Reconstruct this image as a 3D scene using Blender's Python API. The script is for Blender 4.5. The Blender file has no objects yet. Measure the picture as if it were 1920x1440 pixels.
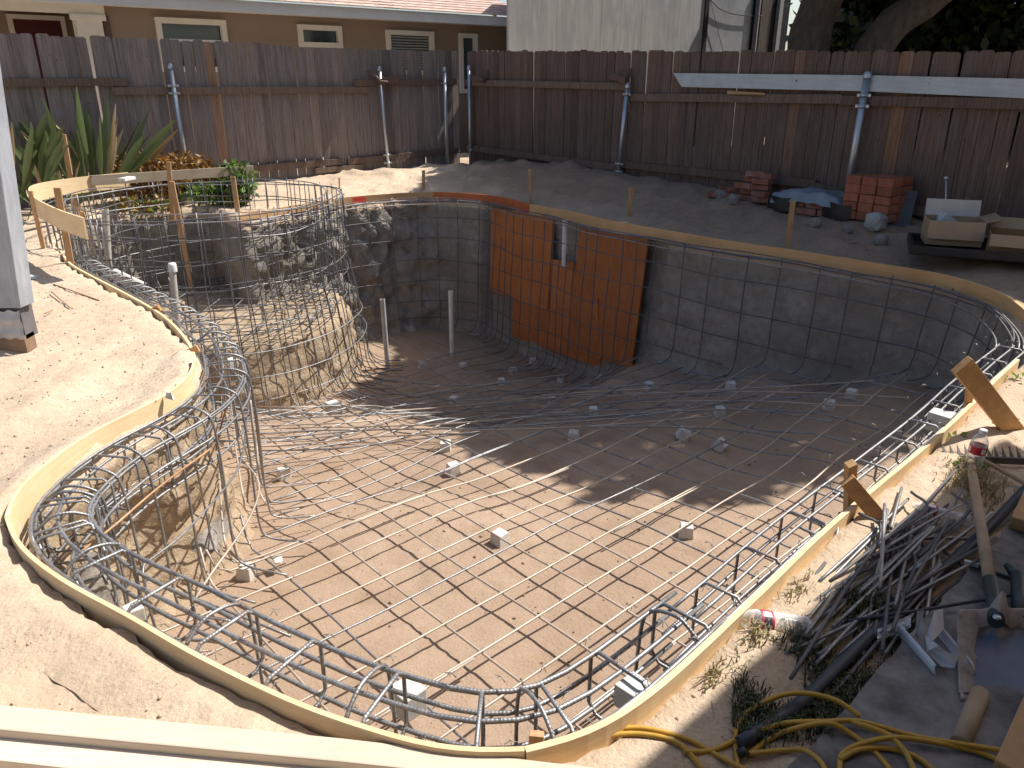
import bpy, math, random
from mathutils import Vector, Matrix, noise
from mathutils.geometry import delaunay_2d_cdt
random.seed(7)
R = math.radians
sc = bpy.context.scene
COL = sc.collection

# ---------------------------------------------------------------- camera, sky, sun, exposure
F = 1440.0; PITCH = R(21.6); CAMZ = 1.5
cam_d = bpy.data.cameras.new('camera'); cam = bpy.data.objects.new('camera', cam_d); COL.objects.link(cam)
cam_d.sensor_width = 36.0; cam_d.lens = 36.0 * F / 1920.0
cam_d.clip_start = 0.05; cam_d.clip_end = 400
cam.location = (0, 0, CAMZ); cam.rotation_euler = (R(90) - PITCH, 0, 0)
sc.camera = cam

SUN_EL = R(54); SUN_AZ = Vector((0.895, 0.446)).normalized()
SUN = Vector((SUN_AZ.x * math.cos(SUN_EL), SUN_AZ.y * math.cos(SUN_EL), math.sin(SUN_EL)))
world = bpy.data.worlds.new('World'); sc.world = world; world.use_nodes = True
wn = world.node_tree; wn.nodes.clear()
sky = wn.nodes.new('ShaderNodeTexSky'); sky.sky_type = 'NISHITA'; sky.sun_disc = False
sky.sun_elevation = SUN_EL; sky.sun_rotation = math.atan2(SUN_AZ.x, SUN_AZ.y)
sky.air_density = 1.0; sky.dust_density = 2.0
bg = wn.nodes.new('ShaderNodeBackground'); bg.inputs['Strength'].default_value = 0.115
wo = wn.nodes.new('ShaderNodeOutputWorld')
wn.links.new(sky.outputs[0], bg.inputs[0]); wn.links.new(bg.outputs[0], wo.inputs[0])
sl = bpy.data.lights.new('sun', 'SUN'); sl.energy = 5.0; sl.angle = R(0.53); sl.color = (1.0, 0.955, 0.89)
so = bpy.data.objects.new('sun', sl); COL.objects.link(so)
so.rotation_euler = SUN.to_track_quat('Z', 'Y').to_euler(); so.location = (6, 4, 12)
sc.view_settings.view_transform = 'Standard'; sc.view_settings.look = 'None'
sc.view_settings.exposure = 0.42; sc.view_settings.gamma = 1.0
sc.view_settings.use_curve_mapping = False

# ---------------------------------------------------------------- geometry of the view
CP, SP = math.cos(PITCH), math.sin(PITCH)
def ray(px, py):
    u = (px - 960) / F; v = (720 - py) / F
    return Vector((u, CP + v * SP, -SP + v * CP))
def P(px, py, z=0.0):
    d = ray(px, py); t = (z - CAMZ) / d.z
    return Vector((d.x * t, d.y * t, z))
def Pplane(px, py, p0, n):
    d = ray(px, py); c = Vector((0, 0, CAMZ)); t = (p0 - c).dot(n) / d.dot(n)
    return c + d * t
def PY(px, py, Y):
    d = ray(px, py); t = Y / d.y
    return Vector((d.x * t, Y, CAMZ + d.z * t))

# ---------------------------------------------------------------- object helpers
def link(o): COL.objects.link(o); return o
class MB:
    def __init__(s): s.v = []; s.f = []; s.uv = []; s.mi = []; s.cur = 0; s.smooth = []
    def face(s, idx, uv=None, sm=False):
        s.f.append(tuple(idx)); s.uv.append(uv); s.mi.append(s.cur); s.smooth.append(sm)
    def box(s, c, size, M=None, jitter=0.0):
        b = len(s.v); hx, hy, hz = size[0] / 2, size[1] / 2, size[2] / 2
        for k in range(8):
            p = Vector(((hx if k & 1 else -hx), (hy if k & 2 else -hy), (hz if k & 4 else -hz)))
            if jitter: p += Vector([random.uniform(-jitter, jitter) for _ in range(3)])
            if M is not None: p = M @ p
            s.v.append(p + Vector(c))
        for q in ((0, 2, 3, 1), (4, 5, 7, 6), (0, 1, 5, 4), (2, 6, 7, 3), (0, 4, 6, 2), (1, 3, 7, 5)):
            s.face([b + i for i in q])
        return s
    def bar(s, a, b, w, t, up=Vector((0, 0, 1)), roll=0.0):
        """box running from a to b; w measured across, t along 'up'"""
        a = Vector(a); b = Vector(b); d = (b - a); L = d.length; d.normalize()
        x = d; y = up.cross(x)
        if y.length < 1e-4: y = Vector((1, 0, 0)).cross(x)
        y.normalize(); z = x.cross(y)
        M = Matrix((x, y, z)).transposed()
        if roll: M = M @ Matrix.Rotation(roll, 3, 'X')
        return s.box((a + b) / 2, (L, w, t), M)
    def tube(s, pts, r, n=6, cap=True, closed=False):
        pts = [Vector(p) for p in pts]; m = len(pts); base = len(s.v)
        T = []
        for i in range(m):
            if closed: t = pts[(i + 1) % m] - pts[(i - 1) % m]
            else: t = pts[min(i + 1, m - 1)] - pts[max(i - 1, 0)]
            if t.length < 1e-9: t = Vector((0, 0, 1))
            T.append(t.normalized())
        nrm = T[0].orthogonal().normalized(); ln = 0.0; lens = []
        for i in range(m):
            if i: 
                nrm = (nrm - T[i] * nrm.dot(T[i])); 
                nrm = nrm.normalized() if nrm.length > 1e-6 else T[i].orthogonal().normalized()
                ln += (pts[i] - pts[i - 1]).length
            lens.append(ln); bn = T[i].cross(nrm)
            rr = r[i] if isinstance(r, (list, tuple)) else r
            for k in range(n):
                a = 2 * math.pi * k / n
                s.v.append(pts[i] + nrm * (math.cos(a) * rr) + bn * (math.sin(a) * rr))
        for i in range(m if closed else m - 1):
            j = (i + 1) % m; l0 = lens[i]; l1 = lens[j] if j else ln + (pts[0] - pts[-1]).length
            for k in range(n):
                k2 = (k + 1) % n
                s.face((base + i * n + k, base + i * n + k2, base + j * n + k2, base + j * n + k),
                       ((k / n, l0), ((k + 1) / n, l0), ((k + 1) / n, l1), (k / n, l1)), True)
        if cap and not closed:
            s.face([base + k for k in range(n)][::-1]); s.face([base + (m - 1) * n + k for k in range(n)])
        return s
    def lathe(s, prof, M=None, n=14, closed_top=False):
        base = len(s.v); M = M or Matrix.Identity(4)
        for (r, z) in prof:
            for k in range(n):
                a = 2 * math.pi * k / n
                s.v.append(M @ Vector((r * math.cos(a), r * math.sin(a), z)))
        L = 0
        for i in range(len(prof) - 1):
            for k in range(n):
                k2 = (k + 1) % n
                s.face((base + i * n + k, base + i * n + k2, base + (i + 1) * n + k2, base + (i + 1) * n + k),
                       ((k / n, i), ((k + 1) / n, i), ((k + 1) / n, i + 1), (k / n, i + 1)), True)
        return s
    def poly(s, pts, uv=None, sm=False):
        b = len(s.v); s.v += [Vector(p) for p in pts]; s.face(range(b, b + len(pts)), uv, sm); return s
    def sheet(s, grid, sm=True):
        b = len(s.v); m = len(grid); n = len(grid[0])
        for row in grid: s.v += [Vector(p) for p in row]
        for i in range(m - 1):
            for j in range(n - 1):
                s.face((b + i * n + j, b + i * n + j + 1, b + (i + 1) * n + j + 1, b + (i + 1) * n + j),
                       ((j / (n - 1), i / (m - 1)), ((j + 1) / (n - 1), i / (m - 1)), ((j + 1) / (n - 1), (i + 1) / (m - 1)), (j / (n - 1), (i + 1) / (m - 1))), sm)
        return s
    def mesh(s, name, mats, origin=None):
        me = bpy.data.meshes.new(name)
        o = Vector(origin) if origin is not None else Vector((0, 0, 0))
        me.from_pydata([tuple(Vector(p) - o) for p in s.v], [], s.f)
        for m in (mats if isinstance(mats, (list, tuple)) else [mats]): me.materials.append(m)
        me.polygons.foreach_set('material_index', s.mi)
        me.polygons.foreach_set('use_smooth', s.smooth)
        if any(u is not None for u in s.uv):
            ul = me.uv_layers.new(name='UVMap'); flat = []
            for f, u in zip(s.f, s.uv):
                if u is None: flat += [0.0, 0.0] * len(f)
                else:
                    for q in u: flat += [q[0], q[1]]
            ul.data.foreach_set('uv', flat)
        me.update(); return me
    def build(s, name, mats, parent=None, origin=None, label=None, cat=None, group=None, kind=None, bevel=0):
        me = s.mesh(name, mats, origin)
        o = bpy.data.objects.new(name, me)
        if origin is not None: o.location = origin
        link(o)
        if parent is not None:
            o.parent = parent
            o.matrix_parent_inverse = Matrix.Translation(-parent.location)
        if bevel:
            b = o.modifiers.new('bevel', 'BEVEL'); b.width = bevel; b.segments = 2; b.limit_method = 'ANGLE'
        tag(o, label, cat, group, kind)
        return o
def tag(o, label=None, cat=None, group=None, kind=None):
    if label: o['label'] = label
    if cat: o['category'] = cat
    if group: o['group'] = group
    if kind: o['kind'] = kind
    return o
def thing(name, label, cat, loc=(0, 0, 0), group=None):
    o = bpy.data.objects.new(name, None); o.empty_display_size = 0.1; link(o); o.location = loc
    return tag(o, label, cat, group)
def fbm(p, oct=4): return noise.fractal(p, 1.0, 2.0, oct)

def resample(pts, step, closed=False):
    pts = [Vector(p) for p in pts]
    if closed: pts = pts + [pts[0]]
    out = [pts[0].copy()]; acc = 0.0; prev = pts[0]
    tot = sum((pts[i + 1] - pts[i]).length for i in range(len(pts) - 1)); n = max(2, round(tot / step)); st = tot / n
    tgt = st; L = 0.0
    for i in range(len(pts) - 1):
        a, b = pts[i], pts[i + 1]; d = (b - a).length
        while L + d >= tgt - 1e-9 and len(out) < n + 1:
            out.append(a.lerp(b, (tgt - L) / d if d else 0)); tgt += st
        L += d
    if len(out) < n + 1: out.append(pts[-1].copy())
    return out[:-1] if closed else out
def spline(pts, sub=8, closed=False):
    pts = [Vector(p) for p in pts]; n = len(pts); out = []
    rng = range(n if closed else n - 1)
    for i in rng:
        p0 = pts[(i - 1) % n] if (closed or i > 0) else pts[i] * 2 - pts[i + 1]
        p1 = pts[i]; p2 = pts[(i + 1) % n]
        p3 = pts[(i + 2) % n] if (closed or i + 2 < n) else p2 * 2 - p1
        for k in range(sub):
            t = k / sub
            out.append(0.5 * ((2 * p1) + (p2 - p0) * t + (2 * p0 - 5 * p1 + 4 * p2 - p3) * t * t + (3 * p1 - p0 - 3 * p2 + p3) * t ** 3))
    if not closed: out.append(pts[-1].copy())
    return out

# ---------------------------------------------------------------- materials
def lin(c):
    return tuple(((x / 255) / 12.92 if x / 255 <= 0.04045 else ((x / 255 + 0.055) / 1.055) ** 2.4) for x in c)
class Mat:
    def __init__(s, name, rough=0.8, spec=0.3, metal=0.0):
        s.m = bpy.data.materials.new(name); s.m.use_nodes = True; s.n = s.m.node_tree.nodes; s.l = s.m.node_tree.links
        s.b = s.n['Principled BSDF']; s.b.inputs['Roughness'].default_value = rough
        s.b.inputs['Specular IOR Level'].default_value = spec; s.b.inputs['Metallic'].default_value = metal
        s.tc = s.n.new('ShaderNodeTexCoord')
        s.h = None
    def coord(s, space='Object', scale=(1, 1, 1), perobj=False):
        mp = s.n.new('ShaderNodeMapping'); s.l.new(s.tc.outputs[space], mp.inputs[0]); mp.inputs['Scale'].default_value = scale
        if perobj:
            oi = s.n.new('ShaderNodeObjectInfo'); mu = s.n.new('ShaderNodeVectorMath'); mu.operation = 'SCALE'
            cb = s.n.new('ShaderNodeCombineXYZ')
            for i in range(3): s.l.new(oi.outputs['Random'], cb.inputs[i])
            s.l.new(cb.outputs[0], mu.inputs[0]); mu.inputs['Scale'].default_value = 57.0
            s.l.new(mu.outputs[0], mp.inputs['Location'])
        return mp.outputs[0]
    def noise(s, scale, detail=4, rough=0.55, vec=None, dist=0.0):
        t = s.n.new('ShaderNodeTexNoise'); t.inputs['Scale'].default_value = scale; t.inputs['Detail'].default_value = detail
        t.inputs['Roughness'].default_value = rough; t.inputs['Distortion'].default_value = dist
        s.l.new(vec if vec is not None else s.tc.outputs['Object'], t.inputs['Vector']); return t.outputs['Fac']
    def voro(s, scale, vec=None, feat='F1'):
        t = s.n.new('ShaderNodeTexVoronoi'); t.inputs['Scale'].default_value = scale; t.feature = feat
        s.l.new(vec if vec is not None else s.tc.outputs['Object'], t.inputs['Vector']); return t.outputs['Distance']
    def ramp(s, fac, stops, interp='LINEAR'):
        r = s.n.new('ShaderNodeValToRGB'); s.l.new(fac, r.inputs[0]); e = r.color_ramp.elements; r.color_ramp.interpolation = interp
        while len(e) < len(stops): e.new(0.5)
        for el, (p, c) in zip(e, stops): el.position = p; el.color = (*c, 1) if len(c) == 3 else c
        return r.outputs[0]
    def mix(s, fac, a, b, mode='MIX'):
        m = s.n.new('ShaderNodeMix'); m.data_type = 'RGBA'; m.blend_type = mode
        for sock, v in ((m.inputs[0], fac), (m.inputs[6], a), (m.inputs[7], b)):
            if isinstance(v, (int, float)): sock.default_value = v
            elif isinstance(v, tuple): sock.default_value = (*v, 1) if len(v) == 3 else v
            else: s.l.new(v, sock)
        return m.outputs[2]
    def math(s, op, a, b=0.0, clamp=False):
        m = s.n.new('ShaderNodeMath'); m.operation = op; m.use_clamp = clamp
        for sock, v in ((m.inputs[0], a), (m.inputs[1], b)):
            if isinstance(v, (int, float)): sock.default_value = v
            else: s.l.new(v, sock)
        return m.outputs[0]
    def rand(s): return s.n.new('ShaderNodeObjectInfo').outputs['Random']
    def col(s, c):
        if isinstance(c, tuple): s.b.inputs['Base Color'].default_value = (*c, 1)
        else: s.l.new(c, s.b.inputs['Base Color'])
        return s
    def bump(s, h, strength=0.5, dist=0.02):
        b = s.n.new('ShaderNodeBump'); b.inputs['Strength'].default_value = strength; b.inputs['Distance'].default_value = dist
        s.l.new(h, b.inputs['Height'])
        if s.h is not None: s.l.new(s.h, b.inputs['Normal'])
        s.h = b.outputs[0]; s.l.new(s.h, s.b.inputs['Normal']); return s

def soil(name, c1, c2, c3, bumpd=0.02, clod=True, patch=None, dark_tone=None):
    m = Mat(name, 0.95, 0.15)
    big = m.noise(0.9, 5, 0.6); fine = m.noise(14, 8, 0.7); grain = m.noise(120, 4, 0.7)
    c = m.ramp(big, [(0.35, c1), (0.62, c2)])
    c = m.mix(m.ramp(fine, [(0.42, (0, 0, 0)), (0.62, (0.55, 0.55, 0.55))]), c, c3)
    g = m.ramp(grain, [(0.3, (0.86, 0.86, 0.86)), (0.7, (1.1, 1.1, 1.1))])
    c = m.mix(1.0, c, g, 'MULTIPLY')
    if patch:
        ptn = m.noise(2.3, 4, 0.6); c = m.mix(m.ramp(ptn, [(0.55, (0, 0, 0)), (0.68, (0.7, 0.7, 0.7))]), c, patch)
    if dark_tone:                                   # blends in a darker brown towards the right fence, edge broken by noise
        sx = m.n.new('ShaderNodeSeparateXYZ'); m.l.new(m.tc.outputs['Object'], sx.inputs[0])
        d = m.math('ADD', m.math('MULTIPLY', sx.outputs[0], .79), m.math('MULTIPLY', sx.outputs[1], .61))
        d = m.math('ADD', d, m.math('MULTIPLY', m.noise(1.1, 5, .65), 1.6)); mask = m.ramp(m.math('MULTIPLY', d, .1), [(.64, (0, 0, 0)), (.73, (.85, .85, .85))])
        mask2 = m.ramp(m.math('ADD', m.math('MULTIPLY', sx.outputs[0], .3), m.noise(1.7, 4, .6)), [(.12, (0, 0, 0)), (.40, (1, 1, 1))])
        c = m.mix(m.mix(1.0, mask, mask2, 'MULTIPLY'), c, m.mix(m.ramp(fine, [(.4, (0, 0, 0)), (.6, (1, 1, 1))]), dark_tone, tuple(x * 1.35 for x in dark_tone)))
    m.col(c)
    m.bump(m.noise(5, 8, 0.62), 0.6, bumpd * 2)
    m.bump(fine, 0.6, bumpd); m.bump(grain, 0.45, 0.004)
    if clod: 
        v = m.voro(38); m.bump(m.ramp(v, [(0.0, (1, 1, 1)), (0.35, (0, 0, 0))]), 0.22, 0.012)
    return m.m
M_ground = soil('dry_soil', (0.52, 0.40, 0.285), (0.64, 0.51, 0.375), (0.47, 0.35, 0.24), 0.02, dark_tone=(0.235, 0.165, 0.115))
M_floor = soil('damp_soil', (0.335, 0.238, 0.168), (0.405, 0.298, 0.216), (0.345, 0.242, 0.168), 0.012, patch=(0.29, 0.20, 0.135))
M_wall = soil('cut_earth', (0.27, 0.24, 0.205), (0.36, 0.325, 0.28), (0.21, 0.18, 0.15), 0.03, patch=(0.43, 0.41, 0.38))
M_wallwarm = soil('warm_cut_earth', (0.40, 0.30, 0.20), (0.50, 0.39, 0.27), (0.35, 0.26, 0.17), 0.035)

def woodm(name, c1, c2, knots=True, grey=None, gscale=1.0, perobj=True, rough=0.75):
    """grain runs along local X of the UV-less object: uses generated stretch on the chosen axis via UV v"""
    m = Mat(name, rough, 0.25)
    v = m.coord('Object', (1, 1, 1), perobj)
    mp = m.n.new('ShaderNodeMapping'); m.l.new(v, mp.inputs[0]); mp.inputs['Scale'].default_value = (3 * gscale, 3 * gscale, 40 * gscale)
    gr = m.noise(2.0, 6, 0.65, mp.outputs[0], 0.6)
    c = m.ramp(gr, [(0.3, c1), (0.7, c2)])
    big = m.noise(3.0, 4, 0.6, v); c = m.mix(m.ramp(big, [(0.4, (0, 0, 0)), (0.75, (0.5, 0.5, 0.5))]), c, tuple(x * 0.72 for x in c1))
    if knots:
        k = m.voro(5.5, v); c = m.mix(m.ramp(k, [(0.05, (0.85, 0.85, 0.85)), (0.10, (0, 0, 0))]), c, (0.10, 0.045, 0.02))
    r = m.rand(); c = m.mix(1.0, c, m.ramp(r, [(0, (0.82, 0.80, 0.78)), (1, (1.12, 1.1, 1.05))]), 'MULTIPLY')
    m.col(c); m.bump(gr, 0.35, 0.002)
    return m.m
M_lumber = woodm('pine_lumber', (0.70, 0.52, 0.30), (0.80, 0.64, 0.42))
M_farboard = woodm('orange_pine', (0.62, 0.36, 0.165), (0.76, 0.48, 0.25))
M_stake = woodm('stake_wood', (0.46, 0.27, 0.13), (0.58, 0.36, 0.19))
M_red = woodm('stained_bender_board', (0.50, 0.13, 0.05), (0.60, 0.20, 0.08))

def picketm(name, tones):
    m = Mat(name, 0.85, 0.2)
    v = m.coord('Object', (1, 1, 1), True)
    mp = m.n.new('ShaderNodeMapping'); m.l.new(v, mp.inputs[0]); mp.inputs['Scale'].default_value = (38, 38, 1.6)
    gr = m.noise(1.6, 6, 0.7, mp.outputs[0], 0.4)
    r = m.rand(); base = m.ramp(r, tones)
    c = m.mix(1.0, base, m.ramp(gr, [(0.28, (0.5, 0.47, 0.45)), (0.72, (1.35, 1.32, 1.3))]), 'MULTIPLY')
    mp2 = m.n.new('ShaderNodeMapping'); m.l.new(v, mp2.inputs[0]); mp2.inputs['Scale'].default_value = (12, 12, 1.2)
    st = m.noise(1.0, 5, 0.6, mp2.outputs[0]); c = m.mix(m.ramp(st, [(0.60, (0, 0, 0)), (0.74, (0.42, 0.42, 0.42))]), c, (0.17, 0.09, 0.055))
    st2 = m.noise(1.0, 5, 0.6, m.coord('Object', (6, 6, 1.5), True)); c = m.mix(m.ramp(st2, [(0.56, (0, 0, 0)), (0.75, (0.5, 0.5, 0.5))]), c, (0.20, 0.18, 0.17))
    kn = m.voro(9, v); c = m.mix(m.ramp(kn, [(0.04, (0.8, 0.8, 0.8)), (0.09, (0, 0, 0))]), c, (0.03, 0.018, 0.012))
    m.col(c); m.bump(gr, 0.5, 0.004); return m.m
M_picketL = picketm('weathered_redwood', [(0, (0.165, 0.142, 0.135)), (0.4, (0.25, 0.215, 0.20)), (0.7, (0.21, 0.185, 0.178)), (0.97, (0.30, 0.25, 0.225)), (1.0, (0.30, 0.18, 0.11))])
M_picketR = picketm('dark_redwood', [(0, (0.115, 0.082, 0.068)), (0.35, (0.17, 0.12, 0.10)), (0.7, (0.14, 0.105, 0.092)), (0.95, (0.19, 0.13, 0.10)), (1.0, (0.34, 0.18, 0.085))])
M_rail = picketm('weathered_rail', [(0, (0.14, 0.10, 0.08)), (1, (0.20, 0.15, 0.12))])

def steel():
    m = Mat('rebar_steel', 0.48, 0.5, 0.6)
    n1 = m.noise(4, 5, 0.6); c = m.ramp(n1, [(0.38, (0.25, 0.25, 0.26)), (0.6, (0.36, 0.355, 0.35))])
    n2 = m.noise(1.7, 5, 0.7); c = m.mix(m.ramp(n2, [(0.56, (0, 0, 0)), (0.70, (0.75, 0.75, 0.75))]), c, (0.30, 0.17, 0.10))
    n3 = m.noise(60, 3, 0.6); c = m.mix(1.0, c, m.ramp(n3, [(0.3, (0.7, 0.7, 0.7)), (0.7, (1.15, 1.15, 1.15))]), 'MULTIPLY'); m.col(c)
    w = m.n.new('ShaderNodeTexWave'); w.wave_type = 'BANDS'; w.bands_direction = 'Y'; w.inputs['Scale'].default_value = 30.0
    w.inputs['Distortion'].default_value = 0.0
    sk = m.n.new('ShaderNodeMapping'); sk.inputs['Rotation'].default_value = (0, 0, 0.0); m.l.new(m.tc.outputs['UV'], sk.inputs[0]); m.l.new(sk.outputs[0], w.inputs['Vector'])
    m.bump(w.outputs['Fac'], 0.35, 0.0012)
    return m.m
M_rebar = steel()
def rusty():
    m = Mat('rusty_rebar', 0.6, 0.4, 0.3)
    n1 = m.noise(9, 5, 0.6); m.col(m.ramp(n1, [(0.35, (0.36, 0.19, 0.10)), (0.65, (0.50, 0.31, 0.18))])); return m.m
M_rust = rusty()
def dusty():
    m = Mat('dusty_rebar', 0.55, 0.4, 0.35)
    n1 = m.noise(3, 5, 0.6); m.col(m.ramp(n1, [(0.35, (0.40, 0.33, 0.27)), (0.65, (0.56, 0.48, 0.40))])); return m.m
M_dusty = dusty()
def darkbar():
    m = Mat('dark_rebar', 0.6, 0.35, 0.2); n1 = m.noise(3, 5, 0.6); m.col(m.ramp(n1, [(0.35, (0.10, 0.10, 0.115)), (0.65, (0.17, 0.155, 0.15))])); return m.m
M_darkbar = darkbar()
def simple(name, c, rough=0.6, spec=0.4, metal=0.0, var=0.25, scale=12, bump=0.2, bd=0.002):
    m = Mat(name, rough, spec, metal); n1 = m.noise(scale, 6, 0.65)
    m.col(m.ramp(n1, [(0.3, tuple(x * (1 - var) for x in c)), (0.7, tuple(min(1, x * (1 + var * 0.6)) for x in c))]))
    if bump: m.bump(n1, bump, bd)
    return m.m
M_block = simple('spacer_concrete', (0.62, 0.60, 0.56), 0.9, 0.2, 0, 0.2, 30, 0.4)
M_pvc = simple('pvc', (0.72, 0.70, 0.66), 0.4, 0.5, 0, 0.25, 5)
M_pvcd = simple('dusty_pvc', (0.50, 0.47, 0.43), 0.6, 0.4, 0, 0.3, 7)
M_galv = simple('galvanised', (0.46, 0.50, 0.54), 0.38, 0.5, 0.7, 0.2, 9)
M_concrete = simple('old_concrete', (0.30, 0.29, 0.275), 0.9, 0.2, 0, 0.45, 3.0, 0.5, 0.01)
def ply():
    m = Mat('form_plywood', 0.55, 0.35)
    mp = m.coord('Object', (1, 1, 1), True); st = m.n.new('ShaderNodeMapping'); m.l.new(mp, st.inputs[0]); st.inputs['Scale'].default_value = (22, 22, 2)
    g = m.noise(2.2, 6, 0.6, st.outputs[0], 1.2); c = m.ramp(g, [(0.3, (0.44, 0.14, 0.045)), (0.7, (0.60, 0.235, 0.08))])
    k = m.voro(7, mp); c = m.mix(m.ramp(k, [(0.05, (0.7, 0.7, 0.7)), (0.08, (0, 0, 0))]), c, (0.18, 0.05, 0.02))
    n2 = m.noise(2.0, 5, 0.6, mp); c = m.mix(m.ramp(n2, [(0.5, (0, 0, 0)), (0.75, (0.5, 0.5, 0.5))]), c, (0.30, 0.10, 0.04))
    c = m.mix(1.0, c, m.ramp(m.rand(), [(0, (0.66, 0.62, 0.6)), (1, (1.1, 1.1, 1.1))]), 'MULTIPLY')
    m.col(c); m.bump(g, 0.25, 0.003); return m.m
M_ply = ply()
def leafm(name, c1, c2, rough=0.5, tr=0.25):
    m = Mat(name, rough, 0.4); n1 = m.noise(3, 3, 0.6)
    gi = m.n.new('ShaderNodeNewGeometry')
    c = m.ramp(gi.outputs['Random Per Island'], [(0, c1), (1, c2)])
    m.col(c); m.b.inputs['Transmission Weight'].default_value = 0.0
    if tr:
        t = m.n.new('ShaderNodeBsdfTranslucent'); m.l.new(c, t.inputs['Color']); mx = m.n.new('ShaderNodeMixShader'); mx.inputs[0].default_value = tr
        out = [x for x in m.n if x.type == 'OUTPUT_MATERIAL'][0]
        m.l.new(m.b.outputs[0], mx.inputs[1]); m.l.new(t.outputs[0], mx.inputs[2]); m.l.new(mx.outputs[0], out.inputs[0])
    return m.m
import numpy as np
M_stakev = None
def wood_axis(name, c1, c2, sc3, rough=0.75, knots=True, dirt=None):
    m = Mat(name, rough, 0.25); v = m.coord('Object', (1, 1, 1), True)
    mp = m.n.new('ShaderNodeMapping'); m.l.new(v, mp.inputs[0]); mp.inputs['Scale'].default_value = sc3
    gr = m.noise(2.0, 6, 0.65, mp.outputs[0], 0.6); c = m.ramp(gr, [(0.3, c1), (0.7, c2)])
    big = m.noise(4.0, 4, 0.6, v); c = m.mix(m.ramp(big, [(0.45, (0, 0, 0)), (0.75, (0.55, 0.55, 0.55))]), c, dirt or tuple(x * 0.7 for x in c1))
    if knots:
        k = m.voro(6, v); c = m.mix(m.ramp(k, [(0.05, (0.8, 0.8, 0.8)), (0.09, (0, 0, 0))]), c, (0.12, 0.05, 0.02))
    c = m.mix(1.0, c, m.ramp(m.rand(), [(0, (0.85, 0.83, 0.8)), (1, (1.1, 1.1, 1.08))]), 'MULTIPLY')
    m.col(c); m.bump(gr, 0.35, 0.002); return m.m
M_stakev = wood_axis('stake_wood_upright', (0.44, 0.26, 0.13), (0.58, 0.37, 0.20), (38, 38, 2.5))
M_plank = wood_axis('plank_wood', (0.66, 0.54, 0.42), (0.76, 0.65, 0.52), (1.5, 30, 30), knots=False, dirt=(0.60, 0.51, 0.42))
M_brace = wood_axis('brace_wood', (0.47, 0.26, 0.11), (0.62, 0.38, 0.18), (9, 9, 9))

# ================================================================= pool outline
far_px = [(450, 403), (500, 394), (540, 387), (590, 379), (640, 371), (700, 365.5), (760, 361.5), (813, 360), (870, 362), (907, 365), (950, 371), (993, 383)]
far2_px = [(993, 383), (1073, 397), (1140, 413), (1280, 437), (1373, 453), (1480, 468), (1600, 487), (1700, 503), (1760, 513), (1813, 527), (1860, 543), (1890, 557), (1920, 580), (1945, 608), (1950, 635)]
right_px = [(1950, 635), (1915, 664), (1860, 713), (1827, 747), (1763, 807), (1700, 860), (1630, 917), (1530, 1002), (1447, 1083), (1397, 1130), (1280, 1240), (1200, 1308), (1140, 1348), (1100, 1370), (1033, 1390), (983, 1399)]
near_px = [(983, 1399), (900, 1404), (800, 1393), (667, 1352), (550, 1311), (350, 1213), (250, 1153), (133, 1092), (60, 1040), (30, 1005), (17, 967)]
left_px = [(17, 967), (24, 938), (50, 903), (113, 850), (187, 803), (290, 753), (330, 728), (353, 708), (366, 685), (367, 667)]
left2_px = [(367, 667), (360, 647), (333, 613), (297, 583), (233, 547), (167, 513), (133, 493), (118, 473)]
FZ = 0.10
def W(lst, z): return [P(x, y, z) for x, y in lst]
far1 = spline(W(far_px, FZ), 5); far2 = spline(W(far2_px, FZ), 5); rightc = spline(W(right_px, FZ), 5)
nearc = spline(W(near_px, FZ), 5); leftc = spline(W(left_px, FZ), 5); left2 = spline(W(left2_px, 0.05), 5)
spaback = spline([left2[-1]] + W([(112, 452), (128, 430), (165, 412), (230, 402), (310, 396), (400, 396)], 0.0) + [far1[0]], 4)
rim = []
for seg in (far1, far2, rightc, nearc, leftc, left2, spaback): rim += [Vector((p.x, p.y, 0)) for p in seg[:-1]]
rim = resample(rim, 0.045, True)
def smoothc(pts, it, closed=True):
    n = len(pts)
    for _ in range(it): pts = [(pts[i - 1] + pts[i] * 2 + pts[(i + 1) % n]) / 4 for i in range(n)]
    return pts
rim = smoothc(rim, 6)
NR = len(rim)
nrmv = []
for i in range(NR):
    t = (rim[(i + 3) % NR] - rim[i - 3]).normalized(); nrmv.append(Vector((t.y, -t.x, 0)))
nrmv = smoothc(nrmv, 8); nrmv = [n.normalized() for n in nrmv]
rimn = np.array([(p.x, p.y) for p in rim])
def inside_np(X, Y, poly):
    res = np.zeros(X.shape, bool); n = len(poly); j = n - 1
    for i in range(n):
        xi, yi = poly[i]; xj, yj = poly[j]
        if yi != yj:
            c = ((yi > Y) != (yj > Y)) & (X < (xj - xi) * (Y - yi) / (yj - yi) + xi); res ^= c
        j = i
    return res
def nearest_rim(p):
    d = (rimn[:, 0] - p.x) ** 2 + (rimn[:, 1] - p.y) ** 2; k = int(d.argmin()); return k, math.sqrt(d[k])

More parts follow.
